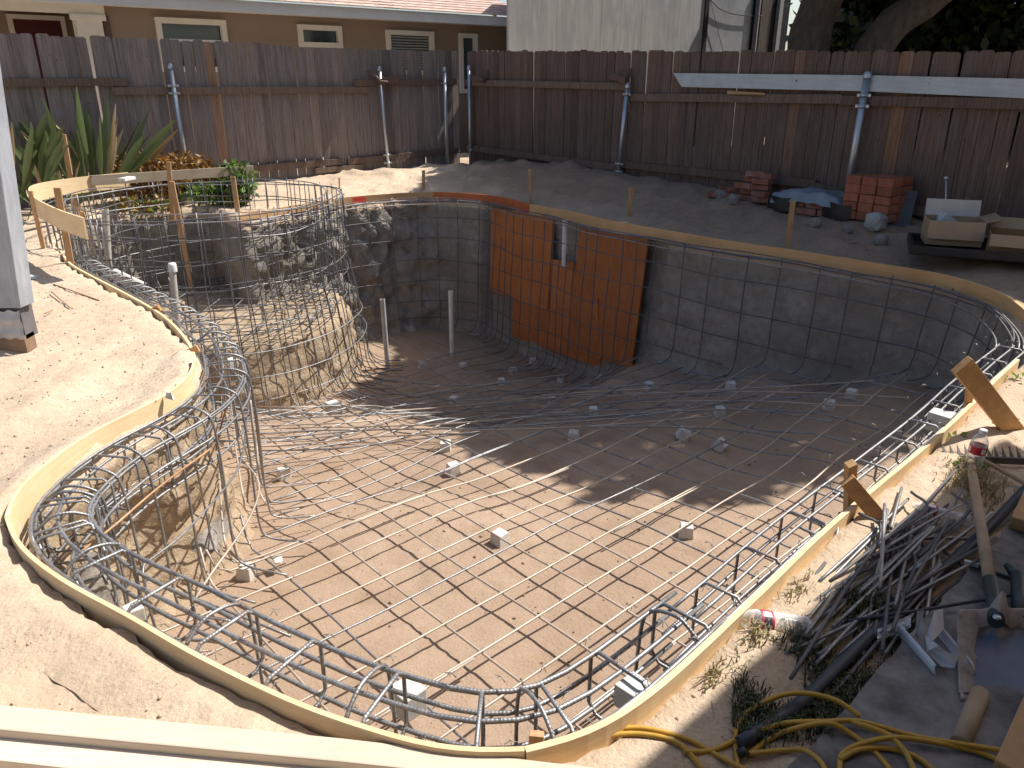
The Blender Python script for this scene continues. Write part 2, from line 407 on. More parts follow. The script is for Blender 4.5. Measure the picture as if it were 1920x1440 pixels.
CTRL = np.array([(0, 2, -.88), (-1.3, 2.6, -.88), (.6, 3, -.88), (1.5, 3.4, -.86), (2.5, 4.6, -.8), (3.0, 5.3, -.72), (2.5, 6.2, -.97), (1.65, 7.1, -1.24),
                 (-1.2, 4.7, -1.05), (0, 4.8, -.98), (1.3, 5.0, -.95), (-1.9, 7.2, -1.66), (-1.6, 9.6, -1.78), (.2, 9.0, -1.85), (-.2, 7.0, -1.6), (1.0, 6.3, -1.2),
                 (-2.9, 5.9, -1.35), (-1.0, 8.2, -1.8), (-2.3, 5.3, -1.15), (-1.5, 5.6, -1.2), (-0.5, 3.6, -.9), (0.3, 8.0, -1.75)])
def floor0(x, y):
    d = (CTRL[:, 0] - x) ** 2 + (CTRL[:, 1] - y) ** 2 + 0.05
    w = 1.0 / d ** 2; return float((w * CTRL[:, 2]).sum() / w.sum())
SPC = Vector((-3.35, 8.35)); SPR = 1.42; SPZ = -0.95
def floorz(x, y):
    return floor0(x, y)
def Pf(px, py, dz=0.0, spa=False):
    z = -1.0
    for _ in range(12): p = P(px, py, z + dz); z = floor0(p.x, p.y)
    return p
def gz(x, y):
    z = 0.02 * fbm(Vector((x * .9, y * .9, 3.1)), 3)
    t = min(1, max(0, (y - 8.6) / 3.0)); t = t * t * (3 - 2 * t); z += 0.13 * t
    q = math.exp(-((x + 1.3) ** 2 / 2.2 + (y - 12.0) ** 2 / 0.6)); z += 0.10 * q
    q = math.exp(-((x - 1.6) ** 2 / 1.2 + (y - 9.3) ** 2 / 0.4)); z += 0.06 * q
    d = (x + .8) * -.79 + (y - 13.6) * -.613                     # distance in front of the right fence line
    s_ = (x + .8) * .613 - (y - 13.6) * .79
    if s_ > 0: q = min(1, max(0, 1 - (d - .2) / 1.5)); z += 0.17 * q * q * (3 - 2 * q) * min(1, s_ / 3)
    if x > -2.6: z += .05 * max(0, noise.noise(Vector((x * 1.9, y * 1.9, 7)))) * min(1, max(0, (y - 5.5) / 1.5)) + .09 * max(0, noise.noise(Vector((x * 3.2, y * 3.2, 3)))) + .05 * (x > -.6) * min(1, max(0, (y - 6.5) / 1.5)) + .02 * max(0, noise.noise(Vector((x * 11, y * 11, 3)))) * min(1, max(0, (y - 5.5) / 1.5))
    q = min(1, max(0, (2.7 - y) / .6)) * min(1, max(0, (.3 - x) / .5)); z += .03 * q
    dr = math.sqrt(float(((rimn[:, 0] - x) ** 2 + (rimn[:, 1] - y) ** 2).min()))
    if dr < .6:
        T = .02 if (y > 5.8 or (x < -1.9 and y > 3.9)) else (.06 if (x > .5 or x < -1.5) else .045)
        q = min(1, max(0, (dr - .05) / (.25 if T > .03 else .5))); q = q * q * (3 - 2 * q); z = T * (1 - q) + z * q
    return z

# ----------------------------------------------------------------- ground sheet with the dug hole
def grid_mesh(x0, x1, y0, y1, st, hfun, keep):
    xs = np.arange(x0, x1 + 1e-6, st); ys = np.arange(y0, y1 + 1e-6, st); nx, ny = len(xs), len(ys)
    X, Y = np.meshgrid(xs, ys); K = keep(X, Y)
    cell = K[:-1, :-1] & K[1:, :-1] & K[:-1, 1:] & K[1:, 1:]
    used = np.zeros_like(K); used[:-1, :-1] |= cell; used[1:, :-1] |= cell; used[:-1, 1:] |= cell; used[1:, 1:] |= cell
    idx = -np.ones(K.shape, int); v = []
    for j in range(ny):
        for i in range(nx):
            if used[j, i]: idx[j, i] = len(v); v.append((xs[i], ys[j], hfun(xs[i], ys[j])))
    f = [(int(idx[j, i]), int(idx[j, i + 1]), int(idx[j + 1, i + 1]), int(idx[j + 1, i])) for j in range(ny - 1) for i in range(nx - 1) if cell[j, i]]
    return v, f
def mesh_obj(name, v, f, mats, kind=None, smooth=True, mi=None):
    me = bpy.data.meshes.new(name); me.from_pydata(v, [], f)
    for m in (mats if isinstance(mats, list) else [mats]): me.materials.append(m)
    me.polygons.foreach_set('use_smooth', [smooth] * len(f))
    if mi: me.polygons.foreach_set('material_index', mi)
    me.update(); o = bpy.data.objects.new(name, me); link(o); return tag(o, kind=kind)
outer = [(rim[i].x - nrmv[i].x * .07, rim[i].y - nrmv[i].y * .07) for i in range(0, NR, 2)]
def ghigh(x, y):
    z = gz(x, y)
    if x > .6 and y < 3.6 and (x - .9) * .70 - (y - 1.6) * .71 > -.02: return min(z, .03)
    near = max(0.0, 1 - y / 7.0)
    m_ = max(0, noise.noise(Vector((x * .8, y * .8, 11))) + .15)
    z += (0.010 + .03 * m_) * fbm(Vector((x * 4, y * 4, 0)), 5) + (0.004 + .012 * m_) * fbm(Vector((x * 15, y * 15, 5)), 4)
    # trodden and dug-over strips beside the forms are rougher
    return z
def keep(X, Y): return ~inside_np(X, Y, outer)
v, f = grid_mesh(-9.0, 10.0, -1.0, 15.5, 0.05, ghigh, keep)
v2, f2 = [], []
for (a, b, c, d) in ((-120, -9, -60, 160), (10, 120, -60, 160), (-9, 10, -60, -1), (-9, 10, 15.5, 160)):
    k = len(v); v += [(a, c, 0), (b, c, 0), (b, d, 0), (a, d, 0)]; f.append((k, k + 1, k + 2, k + 3))
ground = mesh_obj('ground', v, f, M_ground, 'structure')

# ----------------------------------------------------------------- dug walls
def rough_at(p):
    if p.x < -2.9: return 1.1
    if p.x < -1.0 and p.y > 8.5: return 2.1
    if p.x < -1.2: return 1.1
    if p.y > 8.8: return 0.6
    return 0.35
rg = [rough_at(p) for p in rim]
for _ in range(30): rg = [(rg[i - 1] + rg[i] * 2 + rg[(i + 1) % NR]) / 4 for i in range(NR)]
LV = 30; wv = []; wf = []; wmi = []
base_pts = []
for i in range(NR):
    p = rim[i]; n = nrmv[i]; g = min(0.0, gz(p.x, p.y))
    b = p + n * 0.22; zf = floorz(b.x, b.y) - 0.06; base_pts.append(Vector((b.x, b.y, zf + .06)))
    g2 = gz(p.x, p.y); prof = [(-0.22, gz(p.x - n.x * .22, p.y - n.y * .22) - .004), (-0.10, gz(p.x - n.x * .10, p.y - n.y * .10) + .010), (-0.03, g2 + 0.006)]
    for j in range(1, LV + 1):
        t = j / LV; prof.append((0.02 + 0.07 * t + 0.14 * max(0, (t - .8) / .2) ** 2, g - 0.02 + (zf - g) * t))
    for j, (o, z) in enumerate(prof):
        ply_ = (-.35 < p.x < 1.55 and p.y > 7 and n.y < 0)
        q = p + n * (o - (.13 * min(1, j / 6) if ply_ and j > 2 else 0)); q.z = z
        if j > 1:
            s = rg[i]; k = Vector((q.x * 1.0, q.y * 1.0, q.z * 1.0))
            d = 0.05 * s * fbm(k * 2.2, 3) + 0.035 * s * fbm(k * 8 + Vector((9, 0, 0)), 5) + 0.012 * fbm(k * 28, 3)
            if s > .8: 
                rdg = noise.ridged_multi_fractal(k * 4.0, 1.0, 2.1, 4, 1.0, 2.0); d += 0.022 * s * (rdg - 1.0)
            q += n * d; q.z += 0.02 * s * noise.noise(k * 14)
        else: q.z += .010 * fbm(q * 9, 4) * (1 if j else .3); q += n * .012 * noise.noise(q * 12)
        wv.append(tuple(q))
NL = LV + 3
for i in range(NR):
    i2 = (i + 1) % NR
    for j in range(NL - 1):
        wf.append((i * NL + j, i * NL + j + 1, i2 * NL + j + 1, i2 * NL + j))
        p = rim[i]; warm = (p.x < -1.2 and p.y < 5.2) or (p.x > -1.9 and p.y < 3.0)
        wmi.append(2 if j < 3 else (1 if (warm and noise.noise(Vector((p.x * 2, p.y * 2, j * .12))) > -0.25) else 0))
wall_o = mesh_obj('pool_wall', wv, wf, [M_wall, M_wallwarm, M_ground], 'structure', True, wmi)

def fh(x, y):
    z = floorz(x, y)
    z += 0.014 * fbm(Vector((x * 1.7, y * 1.7, 8)), 4) + 0.004 * fbm(Vector((x * 9, y * 9, 2)), 4)
    c = noise.noise(Vector((x * 26, y * 26, 1.0)))
    m_ = noise.noise(Vector((x * 1.5, y * 1.5, 6.0)))
    if m_ > 0.0: z += 0.012 * max(0, c) * min(1, m_ * 3)
    return z
v, f = grid_mesh(-5.2, 3.8, 1.0, 11.0, 0.035, fh, lambda X, Y: inside_np(X, Y, [tuple(q) for q in rimn[::2]]))
mesh_obj('pool_floor', v, f, M_floor, 'structure')

# raised spa bench of undisturbed earth
sv = []; sf = []; NS = 120; prof = []
for j in range(14): prof.append((SPR * j / 14, SPZ, 0))
for j in range(18): prof.append((SPR + 0.02 + 0.10 * j / 17, SPZ - (j / 17) * 1.0, 1))
for i in range(NS):
    a = 2 * math.pi * i / NS
    for (r, z, s) in prof:
        q = Vector((SPC.x + r * math.cos(a), SPC.y + r * math.sin(a) , z))
        d = fbm(q * 2.4, 4) * .05 + fbm(q * 8, 4) * .04 + 0.02 * noise.ridged_multi_fractal(q * 5, 1, 2.1, 4, 1, 2)
        if s: q += Vector((math.cos(a), math.sin(a), 0)) * d
        else: q.z += d * .7
        sv.append(tuple(q))
m = len(prof)
for i in range(NS):
    i2 = (i + 1) % NS
    for j in range(m - 1): sf.append((i * m + j, i2 * m + j, i2 * m + j + 1, i * m + j + 1))
mesh_obj('spa_bench', sv, sf, M_wallwarm, 'structure')

# loose clods and crumbs of soil
def rock_shape(seed, n=1):
    rnd = random.Random(seed); me = []
    base = [Vector(p) for p in ((1, 0, 0), (-1, 0, 0), (0, 1, 0), (0, -1, 0), (0, 0, 1), (0, 0, -1))]
    base = [b * rnd.uniform(.6, 1.15) for b in base]
    F8 = ((0, 2, 4), (2, 1, 4), (1, 3, 4), (3, 0, 4), (2, 0, 5), (1, 2, 5), (3, 1, 5), (0, 3, 5))
    return base, F8
def crumbs(name, n, sampler, smin, smax, mat):
    v = []; f = []
    for k in range(n):
        s = sampler()
        if s is None: continue
        b, F8 = rock_shape(k); size = smin + (smax - smin) * random.random() ** 4
        M = Matrix.Rotation(random.random() * 6.28, 3, 'Z') @ Matrix.Rotation(random.random() * 3, 3, 'X'); o = len(v)
        for p in b: v.append(tuple(s + (M @ p) * size * .5))
        f += [(o + a, o + b_, o + c) for a, b_, c in F8]
    o = mesh_obj(name, v, f, mat, 'stuff'); return o
rimpoly = [Vector((p.x, p.y)) for p in rim]
def out_sample():
    k = random.randrange(NR); d = random.random() ** 1.6 * (1.3 if rim[k].x < 1 else .8) + .06
    p = rim[k] - nrmv[k] * d
    if p.x < -4.5 and p.y < 6: return None
    return Vector((p.x, p.y, ghigh(p.x, p.y) + .001))
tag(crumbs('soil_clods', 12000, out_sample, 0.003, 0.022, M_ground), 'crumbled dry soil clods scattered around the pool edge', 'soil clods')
def in_sample():
    x = random.uniform(-4, 3.4); y = random.uniform(1.6, 10)
    if noise.noise(Vector((x * 1.6, y * 1.6, 4.))) < 0.0 and random.random() < .7: return None
    k, d = nearest_rim(Vector((x, y, 0)))
    if (Vector((x, y, 0)) - rim[k]).dot(nrmv[k]) < .1: return None
    return Vector((x, y, fh(x, y) + .002))
tag(crumbs('earth_crumbs', 6000, in_sample, 0.004, 0.03, M_floor), 'brown earth crumbs lying on the dug pool floor', 'soil crumbs')

# ================================================================= form boards
def ribbon(path, zt, h, th, side=-1, hz=None):
    """board on edge following path; side -1 puts its thickness outside the pool"""
    mb = MB(); path = resample(path, 0.05)
    for _ in range(5): path = [path[0]] + [(path[i - 1] + path[i] * 2 + path[i + 1]) / 4 for i in range(1, len(path) - 1)] + [path[-1]]; n = len(path); rows = []
    for i in range(n):
        t = (path[min(i + 1, n - 1)] - path[max(i - 1, 0)]); t.z = 0; t.normalize(); nn = Vector((-t.y, t.x, 0)) * (th)
        p = Vector((path[i].x, path[i].y, 0)); z1 = path[i].z if zt is None else zt
        hh = h if hz is None else hz(i / (n - 1))
        rows.append([p + Vector((0, 0, z1)), p + nn + Vector((0, 0, z1)), p + nn + Vector((0, 0, z1 - hh)), p + Vector((0, 0, z1 - hh))])
    b = len(mb.v)
    for r in rows: mb.v += r
    for i in range(n - 1):
        for k in range(4):
            k2 = (k + 1) % 4; mb.face((b + i * 4 + k, b + (i + 1) * 4 + k, b + (i + 1) * 4 + k2, b + i * 4 + k2))
    mb.face([b, b + 1, b + 2, b + 3]); e = b + (n - 1) * 4; mb.face([e + 3, e + 2, e + 1, e])
    return mb
GF = 'curved wooden form boards round the pool'
def formboard(name, label, path, mat, h=0.14, zt=None, th=0.016, hz=None):
    return ribbon(path, zt, h, th, hz=hz).build(name, mat, label=label, cat='form board', group=GF)
formboard('form_board', 'red stained bender board at the far edge beside the plywood', far1[35:], M_red, .12)
formboard('form_board', 'pale orange bender board with a red paint mark, ending behind the spa cage', far1[:36], M_farboard, .12)
# pink marking paint
pm = simple('marking_paint', (0.9, 0.10, 0.06), 0.7)
pa = resample(far1, .02); k0 = min(range(len(pa)), key=lambda i: (pa[i] - P(672, 368, FZ)).length)
mbp = ribbon([q + Vector((0.012, -0.014, -.012)) for q in pa[k0 - 4:k0 + 6]], None, 0.085, 0.004); 
mbp.build('paint_mark', pm, parent=[o for o in COL.objects if o.get('label', '').startswith('pale orange bender')][0])
f2o = ribbon(far2, None, .115, .024).build('form_board', M_farboard, label='long knotty form board from the red one round the right end of the pool', cat='form board', group=GF)
formboard('form_board', 'straight form board along the right side beside the water bottles', rightc[6:], M_lumber, .13, th=.018)
formboard('form_board', 'thin form board across the near edge in front of the thick ribbed rebar', nearc, M_lumber, .15, th=.014)
formboard('form_board', 'tall pale yellow form board bent in an S along the left soil bank', leftc, M_lumber, .15, th=.014)
formboard('form_board', 'low half buried form board running from the bank to the spa', left2, M_lumber, .07, th=.016)
# spa form
spa_arc = spline([P(158, 408, .5), P(110, 392, .5), P(70, 372, .5), P(56, 355, .5), P(66, 346, .5), P(100, 339, .5), P(160, 331, .5), P(240, 323, .5)], 6)
ribbon(spa_arc[::1], None, .17, .014).build('form_board', M_lumber, label='raised bright bender board curving round the left side of the spa', cat='form board', group=GF)
spa_st = [P(170, 330, .50), P(330, 320, .5), P(475, 311, .5)]
ribbon([q + Vector((0.01, -.03, 0.006)) for q in spa_st], None, .11, .03).build('form_board', wood_axis('brown_board', (0.36, 0.29, 0.21), (0.46, 0.37, 0.27), (3, 3, 40)), label='straight brown board with nail marks behind the spa under the shrub', cat='form board', group=GF)

# ----------------------------------------------------------------- stakes and braces
GS = 'wooden stakes holding the form boards'
def stake(a, b, w, t, label, mat=None, pointed=False):
    """a foot, b top"""
    mb = MB(); mb.bar(a, b, w, t, up=Vector((random.uniform(-.2, .2), 1, 0)).normalized())
    return mb.build('wooden_stake', mat or M_stakev, label=label, cat='stake', group=GS, bevel=.002)
def pstake(px, ytop, ybase, w, label, z0=0.0, dx=0, t=.02, mat=None):
    b = P(px + dx, ybase, z0); top = PY(px, ytop, b.y)
    a = b - Vector((0, 0, .12)); return stake(a, top, w, t, label, mat)
pstake(57, 358, 470, .04, 'leaning stake under the outer left curve of the spa board', dx=26)
pstake(107, 352, 500, .055, 'thick stake clamping the spa board end, third object left of the cage', dx=26)
pstake(118, 252, 395, .06, 'tall bright stake standing up before the broad leaved plant', dx=24, z0=.1)
pstake(145, 352, 400, .035, 'short stake seen through the gap under the left spa board', dx=4, z0=.0)
pstake(316, 303, 395, .05, 'stake rising above the brown board below the bronze shrub', z0=.08, dx=5)
stake(P(362, 548, -.9), PY(322, 340, 9.0), .055, .025, 'long leaning stake in the middle of the spa pit')
stake(P(468, 545, -.9), PY(436, 330, 9.3), .055, .025, 'long stake at the right end of the brown spa board')
stake(P(183, 500, -.5), PY(152, 395, 7.2), .04, .02, 'stake inside the left wall of the spa behind the mesh')
pstake(636, 333, 357, .02, 'small peg on the sunlit mound behind the far edge', z0=.1)
pstake(794, 319, 360, .045, 'stake at the border of sun and shade behind the red board', z0=.06)
pstake(993, 317, 392, .035, 'stake where the red board meets the pale one', dx=4)
pstake(1183, 351, 421, .045, 'stake behind the long board below the leaning grey post', dx=-3)
pstake(1487, 377, 477, .045, 'stake behind the long board in front of the tarp', dx=-12)
pstake(1006, 1375, 1425, .035, 'stake top at the middle of the near form board', t=.02)
stake(P(1818, 792, .0) - Vector((0, 0, .1)), PY(1820, 700, P(1818, 792, 0).y + .02), .03, .022, 'thin upright stake under the big leaning brace', M_brace)
stake(P(1908, 818, -.02), P(1803, 684, .42), .085, .03, 'big diagonal brace board standing over the right form', M_brace)
stake(P(1592, 985, -.1), PY(1595, 869, P(1592, 985, 0).y), .035, .03, 'upright stake beside the near diagonal brace at the right form', M_stakev)
stake(P(1660, 985, .03), P(1588, 900, .20), .055, .028, 'short diagonal brace next to the pile of cut rebar', M_brace)
stake(P(345, 665, .03), P(372, 653, .065), .04, .02, 'stake end lying across the tip of the S shaped board', M_brace)
stake(P(288, 583, .03), P(300, 577, .06), .045, .02, 'small wood cleat on the low left form board', M_brace)
stake(P(-30, 1000, -.02), P(45, 905, .045), .05, .03, 'orange brown stake end outside the near left corner of the form', M_stake)
mb = MB(); mb.bar(P(228, 337, .5), P(248, 333, .5), .08, .03); mb.build('paper_scrap', simple('white_paper', (.75, .74, .72), .8), label='white scrap stuck on the joint of the two spa boards', cat='scrap')

# ================================================================= reinforcement
RB = 0.0060
def offs(i, d, z): p = rim[i % NR] + nrmv[i % NR] * d; return Vector((p.x, p.y, z))
def idx_of(p): return nearest_rim(p)[0]
I_notch = idx_of(far1[0]); I_f2 = idx_of(far2[0]); I_re = idx_of(rightc[0]); I_near = idx_of(nearc[0]); I_nl = idx_of(leftc[0]); I_l2 = idx_of(left2[0]); I_sp = idx_of(spaback[0])
def irange(a, b):
    if b < a: b += NR
    return list(range(a, b + 1))
def wob(pts, amp=.006, sc_=1.5, seed=0.0):
    out = []
    for p in pts:
        q = p * sc_; out.append(p + Vector((noise.noise(q + Vector((seed, 0, 0))), noise.noise(q + Vector((0, seed + 5, 0))), noise.noise(q + Vector((0, 0, seed + 9))))) * amp)
    return out
barcount = 0
def bar(parent, pts, r=RB, n=6, mat=None, amp=.005):
    global barcount; barcount += 1
    mb = MB(); mb.tube(wob(pts, amp, 1.6, barcount * 1.37), r, n)
    return mb.build('bar', mat or M_rebar, parent)

# --- floor mat
mat_t = thing('floor_rebar_mat', 'grid of tied steel bars carried above the pool floor on concrete blocks', 'rebar mat', (0, 4, -.85))
ang = R(42.5); DA = Vector((math.cos(ang), math.sin(ang), 0)); DB = Vector((math.sin(ang), -math.cos(ang), 0))
inner = [(base_pts[i].x + nrmv[i].x * .03, base_pts[i].y + nrmv[i].y * .03) for i in range(0, NR, 2)]
def runs(o, d, L=14, st=.07):
    ts = np.arange(-L, L, st); X = o.x + d.x * ts; Y = o.y + d.y * ts
    ins = inside_np(X, Y, inner) & ((X - SPC.x) ** 2 + (Y - SPC.y) ** 2 > (SPR + .16) ** 2); out = []; cur = []
    for x, y, k in zip(X, Y, ins):
        if k: cur.append(Vector((x, y, 0)))
        elif cur: out.append(cur); cur = []
    return [c for c in out if len(c) > 6]
node0 = Vector((-0.38, 2.43, 0)); nodes = []
HBAR = .085
for k in range(-20, 24):
    sp = .26 * k + random.uniform(-.02, .02)
    for run in runs(node0 + DB * sp, DA):
        bow = random.uniform(-.03, .03); n = len(run)
        pts = [p + DB * bow * math.sin(math.pi * i / n) for i, p in enumerate(run)]
        for p in pts: p.z = floorz(p.x, p.y) + HBAR + .012 + .01 * noise.noise(p * 1.3)
        e = pts[-1] + DA * .07; e.z += .05; e2 = e + DA * .03; e2.z += .12
        s = pts[0] - DA * .07; s.z += .05; s2 = s - DA * .03; s2.z += .12
        near = pts[len(pts) // 2].y < 5
        dust = M_dusty if near and random.random() < .6 else None
        bar(mat_t, ([s2, s] if near else []) + pts[::2] + ([e, e2] if e.y < 4.6 else []), mat=dust)
        if random.random() < .55 and n > 20:
            a = random.randrange(0, n - 14); L_ = random.randrange(9, 16)
            bar(mat_t, [p + DB * .016 + Vector((0, 0, .002)) for p in pts[a:a + L_:2]], mat=dust)
for k in range(-24, 26):
    sp = .335 * k + random.uniform(-.02, .02)
    for run in runs(node0 + DA * sp, DB):
        for p in run: p.z = floorz(p.x, p.y) + HBAR + .008 * noise.noise(p * 1.3)
        e = run[-1] + DB * .07; e.z += .05; s = run[0] - DB * .07; s.z += .05; s2 = s - DB * .03; s2.z += .12
        bar(mat_t, ([s2, s] if s.x < -1 and s.y < 4.5 else []) + run[::2], mat=M_dusty if run[len(run) // 2].y < 5 and random.random() < .5 else None)
# dense lapped bars sweeping across the break of slope
sweeps = [[(452, 760), (560, 764), (700, 752), (900, 722), (1080, 700)], [(450, 775), (600, 775), (760, 760), (950, 738), (1180, 722)],
          [(455, 790), (600, 782), (760, 775), (930, 770), (1150, 755), (1500, 718)], [(452, 798), (560, 796), (680, 790), (850, 772)], [(458, 806), (560, 802), (700, 800), (900, 790), (1100, 768)],
          [(458, 814), (580, 808), (665, 806)], [(460, 822), (560, 818), (700, 806), (900, 802), (1200, 780), (1420, 742)], [(460, 830), (560, 824), (668, 812)], [(462, 838), (570, 832), (720, 818), (860, 812)],
          [(470, 846), (600, 842), (760, 826), (900, 808)], [(660, 738), (800, 766), (1000, 776), (1250, 762), (1500, 745)], [(650, 752), (760, 790), (900, 806), (1100, 800), (1340, 780)],
          [(900, 735), (1100, 728), (1300, 718), (1560, 706)], [(940, 748), (1150, 742), (1360, 730), (1640, 714)], [(990, 762), (1200, 754), (1400, 752), (1620, 762)], [(1020, 788), (1200, 776), (1400, 768), (1560, 792)],
          [(660, 700), (760, 716), (880, 722), (1040, 712)], [(655, 716), (740, 738), (860, 750), (1000, 744)], [(860, 700), (1000, 690), (1130, 694)], [(1050, 742), (1250, 736), (1450, 735), (1700, 745)],
          [(1080, 800), (1250, 800), (1420, 812), (1560, 850)], [(720, 772), (900, 758), (1060, 738), (1240, 728)], [(640, 760), (720, 775), (840, 772), (1000, 752), (1160, 735)]]
for s in sweeps:
    pts = spline([Pf(x, y, .11) for x, y in s], 6); bar(mat_t, pts, mat=M_dusty if random.random() < .5 else None)
# end loops where floor bars bend up the left corner
for s in ([(470, 750), (476, 800), (484, 850), (486, 905), (520, 912), (640, 900)], [(450, 800), (462, 848), (478, 872), (560, 865), (660, 850)], [(440, 830), (455, 930), (470, 960), (560, 950), (660, 926)],
          [(410, 880), (420, 1010), (440, 1052), (480, 1046), (560, 1015)]):
    k = len(s); pts = [Pf(x, y, .11 + .35 * max(0, (2 - i)) / 2) for i, (x, y) in enumerate(s)]; bar(mat_t, spline(pts, 6), mat=M_dusty)

# --- far wall mat
wall_t = thing('far_wall_rebar', 'steel bar mesh hanging against the shaded far and right dug walls', 'rebar mesh', (.5, 9.3, -.9))
def wallpath(i, ztop, d=.10, foot=.30):
    b = base_pts[i % NR]; n = nrmv[i % NR]; p = rim[i % NR]; zf = floorz(b.x, b.y)
    pts = []
    for k in range(9):
        t = k / 8; z = ztop + (zf + .22 - ztop) * t; q = p + n * (d + .07 * t); q.z = z; pts.append(q)
    q = p + n * (d + .11); q.z = zf + .12; pts.append(q); q = p + n * (d + .22); q.z = zf + .085; pts.append(q)
    q = p + n * (d + foot); q.z = floorz(q.x, q.y) + .09; pts.append(q)
    return pts
ids = irange(I_notch, I_re); acc = 0; nxt = 0
pxs = P(930, 400, 0).x, P(1215, 430, 0).x
for k in range(len(ids) - 1):
    i = ids[k]; p = rim[i % NR]; acc += (rim[(i + 1) % NR] - p).length
    if acc >= nxt:
        dense = pxs[0] < p.x < pxs[1] and p.y > 7
        nxt = acc + (.155 if dense else .29) * random.uniform(.85, 1.15)
        top = random.choice([.03, .03, -.02, -.35]) if dense else .03
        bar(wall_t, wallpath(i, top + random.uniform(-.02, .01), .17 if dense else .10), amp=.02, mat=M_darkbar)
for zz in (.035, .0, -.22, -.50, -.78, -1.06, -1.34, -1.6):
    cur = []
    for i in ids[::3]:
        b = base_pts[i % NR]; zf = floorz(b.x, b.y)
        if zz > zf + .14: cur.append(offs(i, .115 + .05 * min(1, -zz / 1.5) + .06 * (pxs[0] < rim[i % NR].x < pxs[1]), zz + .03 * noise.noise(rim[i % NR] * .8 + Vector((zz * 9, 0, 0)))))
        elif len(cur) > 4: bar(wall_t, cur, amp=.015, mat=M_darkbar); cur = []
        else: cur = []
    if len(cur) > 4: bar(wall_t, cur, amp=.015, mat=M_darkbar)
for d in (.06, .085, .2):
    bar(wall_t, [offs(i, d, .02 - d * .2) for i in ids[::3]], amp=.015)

# --- bond beams along the near, right and left edges
def beam(name, label, i0, i1, offsd, zlow, rr, stp, mats=(M_rebar,), vert=True, loc=None, extra_top=True):
    ids = irange(i0, i1); t = thing(name, label, 'rebar cage', tuple(rim[ids[len(ids) // 2] % NR]))
    W_ = offsd
    nn = len(ids)
    for (fr, z, dup) in ((.06, .03, 1), (.5, .035, 0), (1.0, .025, 1), (.0, -.05, 0), (.12, zlow, 1), (1.0, zlow, 0), (.55, zlow + .02, 0), (1.1, -.07, 0)):
        pts = [offs(i, W_(k / nn) * fr + .03, z) for k, i in enumerate(ids)][::3]
        bar(t, pts, rr, 8, random.choice(mats))
        if dup:
            a = random.randrange(0, len(pts) // 2); bar(t, [q + Vector((.004, .012, -.013)) for q in pts[a:a + len(pts) * 2 // 5]], rr, 8)
    acc = 0; nxt = .1; hk = False
    for k in range(nn - 1):
        i = ids[k]; acc += (rim[(i + 1) % NR] - rim[i % NR]).length
        if acc >= nxt:
            nxt = acc + stp * random.uniform(.9, 1.1); w = W_(k / nn); z1 = .04; z0 = zlow - .012; a = .03 + w * .08 - .01; b = .03 + w + .012
            c = .03; ring = [offs(i, a, z0 + c), offs(i, a, z1 - c), offs(i, a + c, z1), offs(i, b - c, z1), offs(i, b, z1 - c), offs(i, b, z0 + c), offs(i, b - c, z0), offs(i, a + c, z0)]
            ring = [q + Vector((0, 0, 0)) for q in ring]; mb = MB(); mb.tube(ring, rr * .85, 6, closed=True); mb.build('stirrup', M_rebar, t)
            hk = not hk
            if vert and (hk or rr < .0065):
                # hooked upright from the beam down into the floor mat
                bp = offs(i, b + .02, 0); zf = floorz(bp.x, bp.y)
                sh = random.uniform(-.05, .05); tang = Vector((-nrmv[i % NR].y, nrmv[i % NR].x, 0)) * .05
                pts = [offs(i, a + .02, .02), offs(i, a + .06, .05), offs(i, (a + b) / 2, .065), offs(i, b - .03, .045), offs(i, b + .01, -.02), offs(i, b + .02, -.3), offs(i, b + .02, zf + .22), offs(i, b + .07, zf + .11), offs(i, b + .30, zf + .09)]
                bar(t, [q + tang for q in spline(pts, 4)], RB, 6)
    return t
beam('right_edge_cage', 'straight rebar cage with square stirrups along the right form board', I_re, I_near - 16, lambda f: .155, -.20, .0062, .26, (M_rebar, M_rebar, M_rust), vert=False)
beam('near_edge_cage', 'thick ribbed rebar cage curving along the near form board', I_near - 18, I_nl + 6, lambda f: .19 + .03 * math.sin(f * 3.14), -.17, .0072, .27)
lt = beam('left_edge_cage', 'rebar cage bending round the S curve of the left soil bank', I_nl - 4, I_sp - 6, lambda f: .19 + .02 * math.sin(f * 6), -.20, .006, .21)
nt = [o for o in COL.objects if o.name == 'near_edge_cage'][0]
# crossing and hooked bars in the near left corner
for s, mt in (([(393, 842, -.05), (300, 912, -.08), (215, 985, -.1), (150, 1036, -.12)], M_rust), ([(462, 800, -.3), (455, 850, -.3), (433, 900, -.25), (353, 993, -.2), (285, 1048, -.18), (270, 1064, -.18), (280, 1085, -.2), (360, 1120, -.2), (547, 1193, -.2)], None),
              ([(453, 860, -.35), (485, 907, -.38), (467, 973, -.4), (393, 1080, -.4), (350, 1150, -.4)], M_dusty), ([(405, 845, -.3), (420, 780, -.1), (440, 735, .0)], M_rust),
              ([(210, 905, -.1), (235, 940, -.35), (240, 1000, -.55), (215, 1040, -.7), (205, 1070, -.75)], None), ([(135, 955, .02), (140, 1000, -.2), (150, 1060, -.5)], None),
              ([(310, 845, -.05), (330, 930, -.4), (355, 1020, -.75), (372, 1060, -.8)], None), ([(365, 865, -.1), (385, 960, -.5), (402, 1030, -.75), (440, 1055, -.76)], None), ([(408, 850, -.1), (425, 950, -.5), (440, 1010, -.75), (470, 1020, -.76)], None)):
    bar(lt, spline([P(x, y, z) for x, y, z in s], 6), .0052, 6, mt)
# uprights of the right cage reach from stirrup to floor in the near part
rt = [o for o in COL.objects if o.name == 'right_edge_cage'][0]
